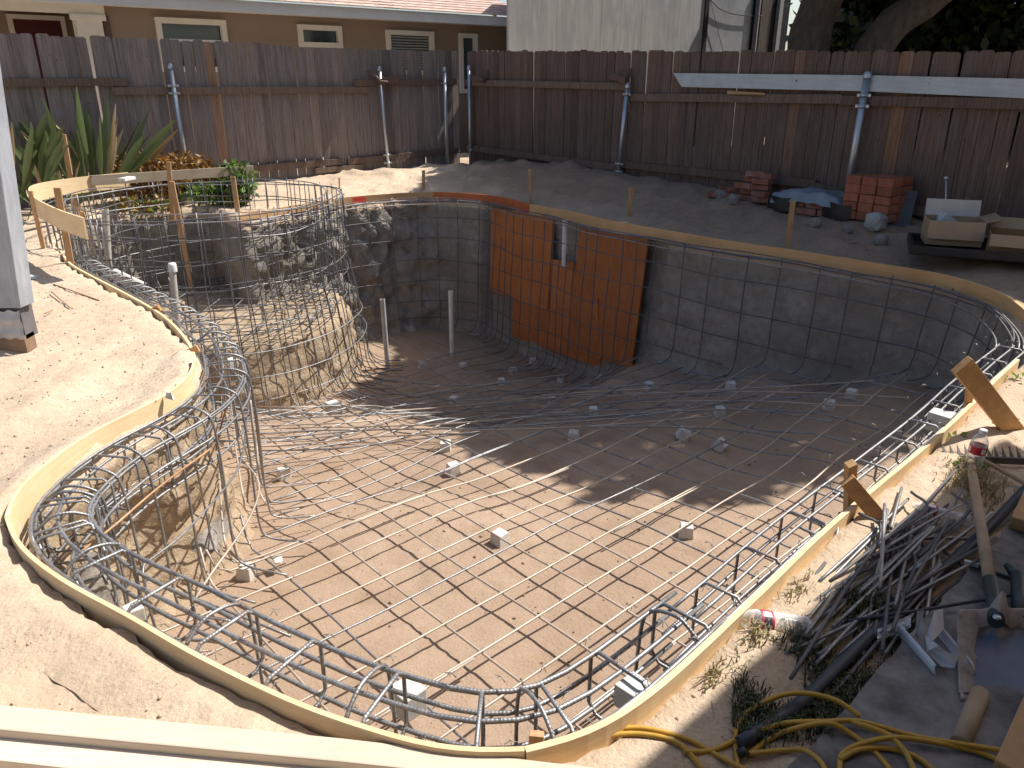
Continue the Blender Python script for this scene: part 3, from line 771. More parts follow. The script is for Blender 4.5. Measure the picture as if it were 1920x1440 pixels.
# tie wires
tw = MB(); rnd = random.Random(3)
def tie(p, s=.014):
    for _ in range(2):
        a = rnd.random() * 6.28; d = Vector((math.cos(a), math.sin(a), .4)) * s
        tw.tube([p - d * .8 + Vector((0, 0, .004)), p + Vector((0, 0, .012)), p + d], .0012, 3)
for k in range(-20, 24):
    for j in range(-24, 26):
        p = node0 + DB * .26 * k + DA * .335 * j
        if p.y < 6 and rnd.random() < .8:
            q = np.array([p.x]); 
            if inside_np(q, np.array([p.y]), inner)[0]: p.z = floorz(p.x, p.y) + HBAR + .01; tie(p)
for i in irange(I_re, I_nl)[::5]:
    for d in (.05, .15, .26): tie(offs(i, d, .05), .018)
tw.build('tie_wire', M_rebar, mat_t, kind='stuff')

# --- spa cage: two rings of mesh
spa_t = thing('spa_rebar_cage', 'round double mesh cage of rebar rising above the ground for the spa', 'rebar cage', (-3.25, 8.2, -.9))
SC = Vector((-3.25, 8.2, 0))
def spr(a, r, z): return Vector((SC.x + r * math.cos(a), SC.y + r * math.sin(a), z))
for (r0, zs) in ((1.43, (.36, .33, .17, -.03, -.25, -.47, -.7)), (1.27, (.37, .15, -.1, -.35, -.6, -.82))):
    for z in zs:
        nP = 48; a0 = random.random() * 6
        pts = [spr(a0 + 2 * math.pi * k / nP, r0 + .02 * math.sin(3 * k / nP * 6.28 + z * 9), z + .02 * math.sin(k / nP * 6.28 * 2 + z * 5)) for k in range(nP + 4)]
        bar(spa_t, pts, RB, 6, amp=.03, mat=random.choice((M_rebar, M_darkbar)))
def fz_spa(q):
    if (q.xy - SPC).length < SPR + .04: return SPZ + .05
    return floorz(q.x, q.y) + .09
for ring, (r0, na) in enumerate(((1.45, 62), (1.29, 46))):
    for k in range(na):
        a = 2 * math.pi * k / na + random.uniform(-.02, .02); top = .37 + random.uniform(-.02, .03)
        q = spr(a, r0, 0); front = math.sin(a) < .35 and math.cos(a) > -.75
        zf = fz_spa(q) if not front else floorz(q.x, q.y) + .09
        rr = r0 + (.14 if front else 0)
        n_ = Vector((math.cos(a), math.sin(a), 0)) * (1 if front else -1)
        pts = [spr(a, r0, top), spr(a, r0, top - .4), spr(a, r0, -.3), spr(a, (r0 + rr) / 2, -.7)]
        if zf < -1: pts += [spr(a, rr, zf + .35)]
        pts += [spr(a, rr, zf + .16) + n_ * .03, spr(a, rr, zf + .03) + n_ * .14, spr(a, rr, zf) + n_ * .40]
        for j, p_ in enumerate(pts):
            if j > 3 and front and (p_.xy - SPC).length > SPR + .2: p_.z = max(p_.z, floorz(p_.x, p_.y) + .09)
        bar(spa_t, spline(pts, 3), RB, 6, amp=.012, mat=M_darkbar if random.random() < .75 else None)
for z in (-.9, -1.15, -1.4):   # rings on the front of the bench
    pts = [spr(a, 1.55 + .04 * (z < -1), z) for a in np.linspace(R(-150), R(35), 30)]; bar(spa_t, pts, RB, 6, amp=.03)
for k in range(-5, 6):          # mesh on the bench top
    for dd in (Vector((1, 0, 0)), Vector((0, 1, 0))):
        o = Vector((SPC.x, SPC.y, 0)) + (Vector((0, 1, 0)) if dd.x else Vector((1, 0, 0))) * k * .25
        h = math.sqrt(max(.05, SPR ** 2 - (k * .25) ** 2)); bar(spa_t, [o + dd * s + Vector((0, 0, SPZ + .1)) for s in np.linspace(-h, h, 8)], RB, 6, amp=.05)
# stack of spare uprights tied at the left of the spa
for k in range(9):
    x = 150 + k * 6 + random.uniform(-2, 2); a = P(x + 6, 500 + k * 2, -.1)
    bar(spa_t, spline([a + Vector((0, 0, -.25)), a + Vector((0, 0, .1)), a + Vector((.02, 0, .45 + random.uniform(-.05, .05)))], 3), RB, 6)

# ================================================================= concrete spacer blocks
BL = [((462, 1070), 'spacer block under the nearest left corner of the floor mat'), ((532, 886), 'spacer block on sunny floor just right of the rough earth column'), ((850, 877), 'spacer block in the sunlit middle of the floor, behind the centre one'),
      ((937, 1007), 'spacer block in the very centre of the sunlit near floor'), ((1287, 994), 'spacer block in the sunlit floor nearest the right rebar cage'), ((1352, 833), 'spacer block tilted over in the shade near dark stained soil'),
      ((1282, 812), 'spacer block in the shade left of the tilted one'), ((1350, 770), 'spacer block half hidden by swept bars in the shade'), ((1555, 757), 'spacer block in deep shade, nearer of the right hand pair'),
      ((1597, 737), 'spacer block in deep shade, farther of the right hand pair'), ((1370, 722), 'small pale spacer block below the right dug wall'), ((1217, 722), 'spacer block below the right edge of the big plywood'),
      ((1125, 708), 'spacer block in front of the big plywood foot'), ((1053, 708), 'spacer block between the plywood foot and the two dark ones'), ((1000, 675), 'spacer block close to the dark red plywood'), ((961, 692), 'spacer block diagonal from the dark red plywood'),
      ((940, 714), 'spacer block nearer the camera than its shaded neighbours'), ((868, 684), 'spacer block by the foot of the clean white pipe'), ((791, 682), 'spacer block between the two white pipes'), ((663, 735), 'spacer block in the sunny strip beside the spa bars'),
      ((850, 748), 'spacer block at the edge of the tree shadow'), ((1035, 750), 'dim spacer block under the dense sweeping bars'), ((1112, 770), 'spacer block crossed by several sweeping bars'), ((835, 835), 'tiny spacer block near the ends of the lapped bars'),
      ((1075, 815), 'spacer block at the tip of the lapped bars in shade')]
for (x, y), lab in BL:
    p = Pf(x, y + 2, .037); s = .082
    mb = MB(); M = Matrix.Rotation(random.uniform(0, 1.5), 3, 'Z')
    if 'tilted' in lab: M = M @ Matrix.Rotation(.5, 3, 'X'); s = .09
    b = len(mb.v); mb.box((0, 0, 0), (s, s, .078), M, .003)
    for q in range(b, b + 8):
        if mb.v[q].z > 0: mb.v[q].x *= .86; mb.v[q].y *= .86
    mb.v = [Vector(q) + p for q in mb.v]
    mb.build('spacer_block', M_block, label=lab, cat='concrete block', group='concrete spacer blocks', origin=p, bevel=.004)
for (x, y, z, s, lab) in ((1190, 1305, -.02, .075, 'bright white spacer block wedged in the near right curve of the cage'), (1763, 790, .03, .09, 'large spacer block set into the right cage by the leaning brace'), (250, 1150, .0, .05, 'small white block between near cage and form board'),
                          (765, 1310, -.2, .08, 'pale spacer block under the hooked bars of the near cage'), (435, 680, -.9, .08, 'spacer block on the spa bench seen through the mesh'), (625, 765, -1.5, .12, 'white plaster lump at the foot of the spa cage')):
    p = P(x, y, z); mb = MB(); mb.box((0, 0, 0), (s, s * 1.05, s), Matrix.Rotation(.75, 3, 'Z'), .003); mb.v = [q + p for q in mb.v]
    mb.build('spacer_block', M_block, label=lab, cat='concrete block', group='concrete spacer blocks', origin=p, bevel=.004)

# ================================================================= pipes
def wallY(px, off=.06):
    k = min(range(NR), key=lambda i: abs((rim[i].x) / (rim[i].y * CP + 1.6 * SP) - (px - 960) / F) + (10 if rim[i].y < 4.9 or nrmv[i].y > 0 else 0))
    return (rim[k] + nrmv[k] * off).y
def pipe(a, b, r, mat, label, name='pvc_pipe', hollow=True):
    a = Vector(a); b = Vector(b); d = (b - a).normalized(); mb = MB(); mb.tube([a, b], r, 18, cap=False)
    mb.tube([b, b - d * .08], r * .85, 18, cap=False)
    n = 18; L = len(mb.v); 
    t = d.orthogonal().normalized(); u = d.cross(t)
    ring1 = [b + (t * math.cos(2 * math.pi * k / n) + u * math.sin(2 * math.pi * k / n)) * r for k in range(n)]
    ring2 = [b + (t * math.cos(2 * math.pi * k / n) + u * math.sin(2 * math.pi * k / n)) * r * .85 for k in range(n)]
    o = len(mb.v); mb.v += ring1 + ring2
    for k in range(n): mb.face((o + k, o + (k + 1) % n, o + n + (k + 1) % n, o + n + k))
    return mb.build(name, mat, label=label, cat='pipe')
a = Pf(727, 690, 0); pipe(a, PY(717, 561, a.y - .02), .03, M_pvcd, 'dusty standing plastic pipe at the edge of the sunlit floor')
a = Pf(848, 667, 0); pipe(a, PY(845, 545, a.y - .02), .03, M_pvc, 'clean white plastic pipe standing in the shaded deep end')
yy = wallY(1058) - .16; a = PY(1058, 500, yy); pipe(a, PY(1060, 412, yy), .033, M_pvc, 'white plastic pipe between the two orange plywood sheets')
pipe(P(334, 620, -.62), PY(322, 497, P(334, 620, -.62).y), .03, M_pvcd, 'capped pale pipe rising inside the spa mesh')
pipe(P(215, 510, -.25), P(272, 537, -.35), .035, M_pvc, 'white plastic pipe lying low at the left of the spa')
pipe(P(205, 520, -.45), PY(197, 393, P(205, 520, -.45).y), .035, M_pvcd, 'dirt caked upright pipe at the left of the spa pit')
mb = MB(); c = PY(323, 499, P(334, 620, -.62).y); mb.lathe([(0.0, .03), (.03, .028), (.036, .01), (.036, -.05)], Matrix.Translation(c), 16); mb.build('pipe_cap', M_pvc, [o for o in COL.objects if o.get('label', '').startswith('capped')][0])

# ================================================================= plywood sheets shoring the far wall
def plyboard(cpx, Y, label, th=.018, tilt=0, mat=M_ply):
    pts = [PY(x, y, Y_) for (x, y), Y_ in zip(cpx, Y)]
    n = (pts[1] - pts[0]).cross(pts[-1] - pts[0]).normalized()
    if n.y < 0: n = -n
    mb = MB(); b = len(mb.v); k = len(pts); mb.v += pts + [p + n * th for p in pts]
    mb.face(range(b, b + k)); mb.face([b + k + i for i in range(k)][::-1])
    for i in range(k): mb.face((b + i, b + k + i, b + k + (i + 1) % k, b + (i + 1) % k))
    return mb.build('plywood_sheet', mat, label=label, cat='plywood', group='orange plywood sheets shoring the dug wall', origin=pts[0])
def wy(*xs): return [wallY(x) - d for x, d in xs]
plyboard([(962, 560), (1100, 590), (1120, 560), (1125, 690), (1072, 672), (960, 630)], wy((962, .02), (1100, .02), (1120, .02), (1125, -.0), (1072, .0), (960, .02)), 'dark red lower plywood sheet behind the others')
plyboard([(921, 388), (1037, 408), (1026, 580), (1018, 580), (960, 560), (919, 543)], wy((921, .0), (1037, .0), (1026, .03), (1018, .03), (960, .03), (919, .03)), 'left plywood sheet with vertical grain at the top of the wall')
plyboard([(1034, 486), (1078, 492), (1066, 640), (1022, 640)], wy((1034, -.02), (1078, -.02), (1066, .0), (1022, .0)), 'narrow brown plywood piece under the white pipe')
plyboard([(1088, 425), (1215, 449), (1184, 690), (1060, 655)], wy((1088, .02), (1215, .05), (1184, .1), (1060, .08)), 'big bright orange plywood sheet leaning on the wall')
# ================================================================= fences
FC = Vector((-0.8, 13.6, 0)); LD = Vector((-.79, -.613, 0)).normalized(); RD = Vector((.613, -.79, 0)).normalized()
LN = Vector((.613, -.79, 0)).normalized(); RN = Vector((-.79, -.613, 0)).normalized()      # towards the yard
def fence(name, label, D, N, smax, topf, mat, gaps, group_mat_odd=None):
    t = thing(name, label, 'fence', tuple(FC + D * smax / 2))
    s = 0.09; k = 0
    while s < smax:
        w = random.choice([.138, .138, .14, .135, .125, .142]); h = topf(s) + random.uniform(-.012, .012)
        if random.random() < .12: h += random.uniform(-.02, .015)
        base = FC + D * (s + w / 2) - N * .02; lean = random.uniform(-.004, .004) 
        if random.random() < .25: lean *= 2.5
        z0 = gz(base.x, base.y) - .06; c = .025; hw = w / 2 - random.uniform(.0005, .0025) - (.003 if k in gaps else 0)
        prof = [(-hw, z0), (hw, z0), (hw, h - c), (hw - c * .35, h - c * .35), (hw - c, h), (-hw + c, h), (-hw + c * .35, h - c * .35), (-hw, h - c)]
        th = .017; mb = MB(); off = random.uniform(-.003, .003)
        fr = [base + D * (x + lean * (z - z0) * 2) + N * off + Vector((0, 0, z)) for x, z in prof]; bk = [q - N * th for q in fr]
        mb.v = fr + bk; n = len(prof)
        mb.face(list(range(n))); mb.face([n + i for i in range(n)][::-1])
        for i in range(n): mb.face((i, n + i, n + (i + 1) % n, (i + 1) % n))
        mb.build('picket', mat, t, origin=base + Vector((0, 0, z0)))
        s += w + random.choice([.001, .002, .003, .004]) + (.008 if k in gaps else 0); k += 1
    return t
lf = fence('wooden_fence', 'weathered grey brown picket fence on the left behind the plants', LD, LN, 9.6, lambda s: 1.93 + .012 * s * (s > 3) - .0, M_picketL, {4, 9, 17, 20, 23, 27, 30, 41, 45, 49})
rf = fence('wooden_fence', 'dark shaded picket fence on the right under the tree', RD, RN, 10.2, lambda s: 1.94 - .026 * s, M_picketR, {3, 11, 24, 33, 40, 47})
def rail(t, D, N, s0, s1, z0, z1, w=.09, d=.04, off=.02):
    mb = MB(); a = FC + D * s0 + N * off + Vector((0, 0, z0)); b = FC + D * s1 + N * off + Vector((0, 0, z1))
    mb.bar(a, b, d, w); mb.build('rail', M_rail, t, bevel=.003)
rail(lf, LD, LN, .15, 2.0, 1.47, 1.46); rail(lf, LD, LN, 1.75, 5.35, 1.36, 1.37, off=.021); rail(lf, LD, LN, 5.15, 9.6, 1.475, 1.46, off=.022)
rail(lf, LD, LN, .15, 2.2, .40, .33); rail(lf, LD, LN, 1.95, 2.75, .24, .23, off=.026, w=.08); rail(lf, LD, LN, 2.3, 5.0, .34, .31, off=.022); rail(lf, LD, LN, 4.95, 9.6, .30, .28)
rail(rf, RD, RN, .1, 3.75, 1.46, 1.42); rail(rf, RD, RN, .1, 3.75, .44, .40); rail(rf, RD, RN, 3.75, 6.75, 1.29, 1.32); rail(rf, RD, RN, 6.75, 10.2, 1.31, 1.31); rail(rf, RD, RN, 3.75, 6.6, .45, .47); rail(rf, RD, RN, 6.6, 8.0, .44, .30)
def post(px, ytop, t, D, N, lean=(0, 0), r=.03, br=(), ybot=None):
    off = N * .085; p0 = FC + off; top = Pplane(px, ytop, p0, N); base = Vector((top.x, top.y, 0)) + D * lean[0] ; base.z = gz(base.x, base.y) - .1
    mb = MB(); mb.tube([base, top], r, 14); q = mb.build('metal_post', M_galv, t)
    mb = MB(); dd = (top - base).normalized(); mb.lathe([(r * 1.2, -.03), (r * 1.22, .0), (r * 1.0, .02), (r * .5, .034), (0.0001, .038)], Matrix.Translation(top), 14); mb.build('post_cap', M_galv, q)
    for zb in br:
        c = base + (top - base) * ((zb - base.z) / (top.z - base.z)); mb = MB(); mb.tube([c - Vector((0, 0, .015)), c + Vector((0, 0, .015))], r * 1.18, 14)
        mb.bar(c - D * .07 - N * .0, c + D * .07 - N * .0, .008, .028); mb.build('bracket', M_galv, q)
    return q
post(319, 124, lf, LD, LN, (-.02, 0), br=(1.43, 1.34)); post(711, 129, lf, LD, LN, (-.07, 0), r=.028, br=(.4, .28)); post(833, 130, lf, LD, LN, (0, 0), r=.028, br=(1.45,))
post(879, 127, rf, RD, RN, (0, 0), r=.028, br=(.42,)); post(1177, 160, rf, RD, RN, (-.10, 0), br=(1.33, .46, .36)); post(1627, 140, rf, RD, RN, (-.03, 0), r=.035, br=(1.36, 1.26))
M_brk = simple('rusted_bracket', (.16, .10, .075), .7, .3, .2)
for (px, py, t, N, lab) in ((1160, 148, rf, RN, 0), (897, 148, rf, RN, 0)):
    p = Pplane(px, py, FC + N * .10, N); mb = MB(); mb.box((0, 0, 0), (.30, .07, .07), Matrix.Rotation(.25, 3, 'Y') @ Matrix.Rotation(-.9, 3, 'Z'), .01); mb.box((.1, 0, .05), (.14, .06, .10), Matrix.Rotation(-.4, 3, 'Y'), .01)
    mb.v = [q + p for q in mb.v]; mb.build('wood_shim', M_brk, t)
p = Pplane(712, 150, FC + LN * .13, LN); mb = MB(); mb.tube([p + Vector((-.18, 0, .13)), p + Vector((-.05, -.02, .05)), p + Vector((.02, -.03, -.02)), p + Vector((.12, 0, -.03))], .02, 8)
mb.bar(p + Vector((-.03, 0, -.03)), p + Vector((.26, .15, .02)), .06, .09); mb.build('rusted_bracket', M_brk, label='rusty brown bracket wedged on the second post of the left fence', cat='bracket')
# white plank on the right fence
M_white = wood_axis('peeling_white_paint', (0.44, 0.50, 0.54), (0.56, 0.61, 0.65), (2, 2, 26), dirt=(0.34, 0.38, 0.41))
p0 = FC + RN * .05
A = [Pplane(x, y, p0, RN) for x, y in ((1262, 137), (1620, 141), (1935, 148), (2150, 153), (2150, 196), (1935, 185), (1620, 171), (1278, 163))]
mb = MB(); mb.v = A + [q - RN * .022 for q in A]; n = 8; mb.face(range(n)); mb.face([n + i for i in range(n)][::-1])
for i in range(n): mb.face((i, n + i, n + (i + 1) % n, (i + 1) % n))
mb.build('white_plank', M_white, label='long chipped white painted plank hung across the right fence', cat='plank', origin=A[0])
a = Pplane(1364, 174, FC + RN * .03, RN); b = Pplane(1434, 179, FC + RN * .03, RN); mb = MB(); mb.bar(a, b, .02, .05); mb.build('wood_scrap', M_stake, label='short orange wood scrap on the rail below the white plank', cat='wood scrap')

# ================================================================= brown house
HD = Vector((.77, .64, 0)).normalized(); HN = Vector((.64, -.77, 0)).normalized(); H0 = Vector((0, 18.4, 0))
def stucco(name, c):
    m = Mat(name, .9, .15); n1 = m.noise(1.2, 4, .6); c_ = m.ramp(n1, [(.3, tuple(x * .9 for x in c)), (.7, c)]); m.col(c_); m.bump(m.noise(60, 3, .6), .4, .006); return m.m
M_stucco = stucco('brown_stucco', (.31, .24, .19)); M_trim = simple('cream_trim', (.74, .71, .65), .6, .3, 0, .08, 5); M_fascia = simple('white_fascia', (.66, .70, .74), .5, .4, 0, .08, 4)
def glassm(name, c=(.05, .07, .08)):
    m = Mat(name, .08, .8); m.col(c); return m.m
M_glass = glassm('window_glass'); M_dark = simple('dark_interior', (.02, .02, .022), .9, .2)
house = thing('brown_house', 'single storey brown stucco house with cream window trim behind the left fence', 'house', tuple(H0))
def hp(s, z, d=0.0): q = H0 + HD * s + HN * d; q.z = z; return q
mb = MB()
sP = (Pplane(198, 60, H0, HN) - H0).dot(HD)      # where the porch recess begins
b0 = hp(sP, 0); b1 = hp(3.6, 0)
# front wall built round its windows
wins = []
for (x0, x1, yt, yb) in ((288, 421, 31, 135), (556, 638, 45, 89), (722, 811, 55, 140), (859, 893, 62, 175)):
    q0 = Pplane(x0, yt, H0, HN); q1 = Pplane(x1, yt + (x1 - x0) * .06, H0, HN); qb = Pplane((x0 + x1) / 2, yb, H0, HN)
    wins.append(((q0 - H0).dot(HD), (q1 - H0).dot(HD), qb.z, (q0.z + q1.z) / 2))
xs = sorted([sP, 3.6] + [w[0] for w in wins] + [w[1] for w in wins])
HT = 2.75
for i in range(len(xs) - 1):
    a, b = xs[i], xs[i + 1]; w = [w for w in wins if abs(w[0] - a) < 1e-6 and abs(w[1] - b) < 1e-6]
    for (z0, z1) in ([(0, HT)] if not w else [(0, w[0][2]), (w[0][3], HT)]):
        mb.poly([hp(a, z0), hp(b, z0), hp(b, z1), hp(a, z1)])
mb.poly([hp(sP, 0), hp(sP, HT), hp(sP, HT, -1.6), hp(sP, 0, -1.6)]); mb.poly([hp(sP - 9, 0, -1.6), hp(sP, 0, -1.6), hp(sP, HT, -1.6), hp(sP - 9, HT, -1.6)])
mb.poly([hp(3.6, 0), hp(3.6, 0, -8), hp(3.6, HT, -8), hp(3.6, HT)]); mb.poly([hp(sP - 9, HT, .0), hp(sP, HT, .0), hp(sP, HT, -1.6), hp(sP - 9, HT, -1.6)])
mb.build('wall', M_stucco, house)
for k, (s0, s1, z0, z1) in enumerate(wins):
    f = MB(); tw_ = .085
    for (a, b, c, d) in ((s0, s1, z1 - tw_, z1), (s0, s1, z0, z0 + tw_), (s0, s0 + tw_, z0 + tw_ + .002, z1 - tw_ - .002), (s1 - tw_, s1, z0 + tw_ + .002, z1 - tw_ - .002)):
        o = hp((a + b) / 2, (c + d) / 2, .015); f.box(o, (b - a, .09, d - c), Matrix((HD, -HN, Vector((0, 0, 1)))).transposed())
    fo = f.build('window', M_trim, house)
    g = MB(); g.poly([hp(s0 + tw_, z0 + tw_, -.03), hp(s1 - tw_, z0 + tw_, -.03), hp(s1 - tw_, z1 - tw_, -.03), hp(s0 + tw_, z1 - tw_, -.03)]); g.build('pane', M_glass, fo)
    if k == 0: g = MB(); o = hp((s0 + s1) / 2, z1 - .33, -.01); g.box(o, (s1 - s0 - .2, .03, .035), Matrix((HD, -HN, Vector((0, 0, 1)))).transposed()); g.build('sash_bar', M_fascia, fo)
    if k == 2:
        g = MB(); z = z1 - .12
        while z > z0 + .1: g.box(hp((s0 + s1) / 2, z, -.012), (s1 - s0 - .19, .012, .022), Matrix((HD, -HN, Vector((0, 0, 1)))).transposed() @ Matrix.Rotation(.5, 3, 'X')); z -= .05
        g.build('blind', simple('grey_blind', (.35, .38, .38), .6), fo, kind='stuff')
# porch: beam, column, door wall
bx = lambda s0, s1, z0, z1, d0, d1: (hp((s0 + s1) / 2, (z0 + z1) / 2, (d0 + d1) / 2), (abs(s1 - s0), abs(d1 - d0), z1 - z0), Matrix((HD, -HN, Vector((0, 0, 1)))).transposed())
zb = Pplane(100, 16, H0, HN).z
mb = MB(); mb.box(*bx(sP - 9, sP + .0, zb - .06, zb + .1, .02, .14)); mb.build('porch_beam', M_trim, house)
mb = MB(); mb.box(*bx(sP - .42, sP - .05, 0, zb - .062, -.12, .12)); mb.box(*bx(sP - .5, sP + .0, zb - .15, zb - .064, .125, .17)); mb.build('porch_column', M_trim, house, bevel=.01)
mb = MB(); mb.box(*bx(sP - .02, sP + .07, 0, zb - .07, .004, .05)); mb.build('corner_trim', simple('brown_trim', (.12, .08, .07), .7), house)
P1 = H0 - HN * 1.55
d0 = (Pplane(12, 30, P1, HN) - H0).dot(HD); d1 = (Pplane(120, 32, P1, HN) - H0).dot(HD); dz = Pplane(60, 28, P1, HN).z
mb = MB(); mb.box(*bx(d0 + .07, d1 - .07, 0, dz - .07, -1.58, -1.54)); dr = mb.build('door', simple('dark_red_door', (.09, .018, .02), .5), house)
mb = MB()
for a in ((d0, d1, dz - .07, dz, -1.6, -1.52), (d0, d0 + .07, 0, dz - .072, -1.6, -1.52), (d1 - .07, d1, 0, dz - .072, -1.6, -1.52)): mb.box(*bx(*a))
mb.build('door_frame', M_trim, dr)
w0 = (Pplane(137, 30, P1, HN) - H0).dot(HD); w1 = (Pplane(166, 30, P1, HN) - H0).dot(HD); mb = MB(); mb.box(*bx(w0, w1, .6, dz, -1.6, -1.54)); sw = mb.build('side_window', M_trim, house)
mb = MB(); mb.box(*bx(w0 + .09, w1 - .05, .7, dz - .1, -1.56, -1.53)); mb.build('pane', M_glass, sw)
# eaves and roof
E0 = Pplane(953, 49, H0 + HN * .55, HN); ez = E0.z
es = (E0 - H0).dot(HD)
def ep(s, z, d): return hp(s, z, d)
mb = MB(); mb.box(*bx(-14, es + .6, ez, ez + .17, .52, .56)); mb.build('fascia', M_fascia, house)
mb = MB(); mb.box(*bx(-14, es + .6, ez + .02, ez + .05, -.2, .515)); mb.build('soffit', M_fascia, house)
rm = Mat('shingles', .9, .15); n1 = rm.noise(1.0, 3, .6); br = rm.n.new('ShaderNodeTexBrick'); br.inputs['Scale'].default_value = 1.0; br.inputs['Brick Width'].default_value = .30; br.inputs['Row Height'].default_value = .2
br.inputs['Color1'].default_value = (.62, .46, .39, 1); br.inputs['Color2'].default_value = (.50, .36, .30, 1); br.inputs['Mortar'].default_value = (.25, .18, .15, 1); br.inputs['Mortar Size'].default_value = .012
rm.l.new(rm.tc.outputs['UV'], br.inputs['Vector']); rm.col(br.outputs[0])
mb = MB(); slope = .32
for c in range(26):                                  # overlapping shingle courses
    d0_, d1_ = .60 - c * .2, .60 - (c + 1) * .2; z0_, z1_ = ez + .19 + c * .2 * slope, ez + .19 + (c + 1) * .2 * slope
    mb.poly([ep(-14, z0_ + .014, d0_), ep(es + .7, z0_ + .014, d0_), ep(es + .7, z1_ + .0, d1_), ep(-14, z1_, d1_)], [(0, c * .2), (es + 14.7, c * .2), (es + 14.7, c * .2 + .2), (0, c * .2 + .2)])
    mb.poly([ep(-14, z0_ - .004, d0_), ep(es + .7, z0_ - .004, d0_), ep(es + .7, z0_ + .014, d0_), ep(-14, z0_ + .014, d0_)], [(0, 0), (1, 0), (1, .05), (0, .05)])
rf_o = mb.build('roof', rm.m, house)
q = Pplane(927, 3, H0 - HN * 1.0, HN); mb = MB(); mb.tube([q - Vector((0, 0, .3)), q], .05, 10); mb.lathe([(.09, -.03), (.09, .02), (.0, .05)], Matrix.Translation(q), 10); mb.build('roof_vent', M_galv, rf_o)
q = Pplane(818, 0, H0 - HN * 1.0, HN); mb = MB(); mb.box(q, (.35, .25, .12)); mb.build('roof_vent', M_galv, rf_o)

# ================================================================= pale shed to the right of it
G0 = Vector((0, 0, 0)); g0 = P(953, 300, 0).normalized() 
GA = PY(953, 90, 15.6); GA.z = 0
pw = Mat('pale_siding', .85, .2); v_ = pw.coord('Object', (1, 1, 1)); mp_ = pw.n.new('ShaderNodeMapping'); pw.l.new(v_, mp_.inputs[0]); mp_.inputs['Scale'].default_value = (5, 5, .6)
stn = pw.noise(1.5, 6, .65, mp_.outputs[0], .5); cc = pw.ramp(stn, [(.35, (.42, .40, .385)), (.65, (.58, .55, .52))]); bl = pw.noise(1.6, 5, .6); cc = pw.mix(pw.ramp(bl, [(.5, (0, 0, 0)), (.7, (.5, .5, .5))]), cc, (.34, .34, .36))
sp_ = pw.n.new('ShaderNodeSeparateXYZ'); pw.l.new(pw.tc.outputs['Object'], sp_.inputs[0])
pw.col(cc); pw.bump(stn, .3, .004)
shed = thing('pale_shed', 'pale weathered panel clad shed behind the right end of the left fence', 'shed', tuple(GA))
def gp(s, z, d=0): q = GA + HD * s + HN * d; q.z = z; return q
def gbx(s0, s1, z0, z1, d0, d1): return (gp((s0 + s1) / 2, (z0 + z1) / 2, (d0 + d1) / 2), (abs(s1 - s0), abs(d1 - d0), z1 - z0), Matrix((HD, -HN, Vector((0, 0, 1)))).transposed())
def gs(px, d=0.0): return (Pplane(px, 50, GA + HN * d, HN) - GA).dot(HD)
s1 = gs(1318)
k = 0; s = 0.0
while s < s1 - .05:                                     # siding sheets
    e = min(s1, s + 1.22); mb = MB(); mb.box(*gbx(s + .003, e - .003, 0, 3.6, -.05 + random.uniform(0, .004), .0)); mb.build('panel', pw.m, shed); s = e
mb = MB(); bk_ = Vector((.05, 3.0, 0)); a_, b_ = gp(.01, 0, -.05), gp(s1, 0, -.05); up_ = Vector((0, 0, 3.6)); mb.poly([a_, a_ + up_, a_ + bk_ + up_, a_ + bk_]); mb.poly([a_ + up_, b_ + up_, b_ + bk_ + up_, a_ + bk_ + up_]); mb.build('side_wall', pw.m, shed)
M_dkwood = simple('dark_trim', (.045, .035, .035), .8, .2)
mb = MB(); mb.box(*gbx(s1 + .004, s1 + .14, 0, 3.6, -.1, .03)); mb.build('corner_post', M_dkwood, shed)
s2 = gs(1408, -.8)
mb = MB(); mb.box(*gbx(s1 + .1, s2, 0, 3.6, -.85, -.8)); mb.build('recessed_wall', simple('grey_plaster', (.30, .31, .32), .9, .2, 0, .2, 3), shed)
mb = MB(); mb.box(*gbx(s2 + .005, s2 + .17, 0, 3.6, -.9, -.72)); mb.box(*gbx(s2 + .35, s2 + 1.9, 0, 3.6, -.98, -.93)); mb.build('dark_opening', M_dark, shed)
mb = MB(); mb.box(*gbx(s2 + .18, s2 + .34, 0, 3.6, -.9, -.8)); mb.box(*gbx(s2 + 1.25, s2 + 1.42, 0, 3.6, -.92, -.82)); mb.build('door_trim', simple('grey_trim', (.25, .25, .25), .8), shed)
mb = MB(); mb.box(*gbx(s2 + .55, s2 + 1.0, 0, 3.6, -.925, -.90)); mb.build('door', simple('dull_brown_door', (.07, .05, .035), .7), shed)
mb = MB(); c0 = Pplane(1332, 0, GA - HN * .75, HN); mb.tube(spline([c0, Pplane(1352, 18, GA - HN * .75, HN), Pplane(1385, 28, GA - HN * .75, HN), Pplane(1430, 30, GA - HN * .75, HN)], 5), .012, 5)
mb.tube([c0, Pplane(1345, 55, GA - HN * .75, HN), Pplane(1357, 100, GA - HN * .75, HN)], .006, 5); mb.build('cable', M_dkwood, shed)

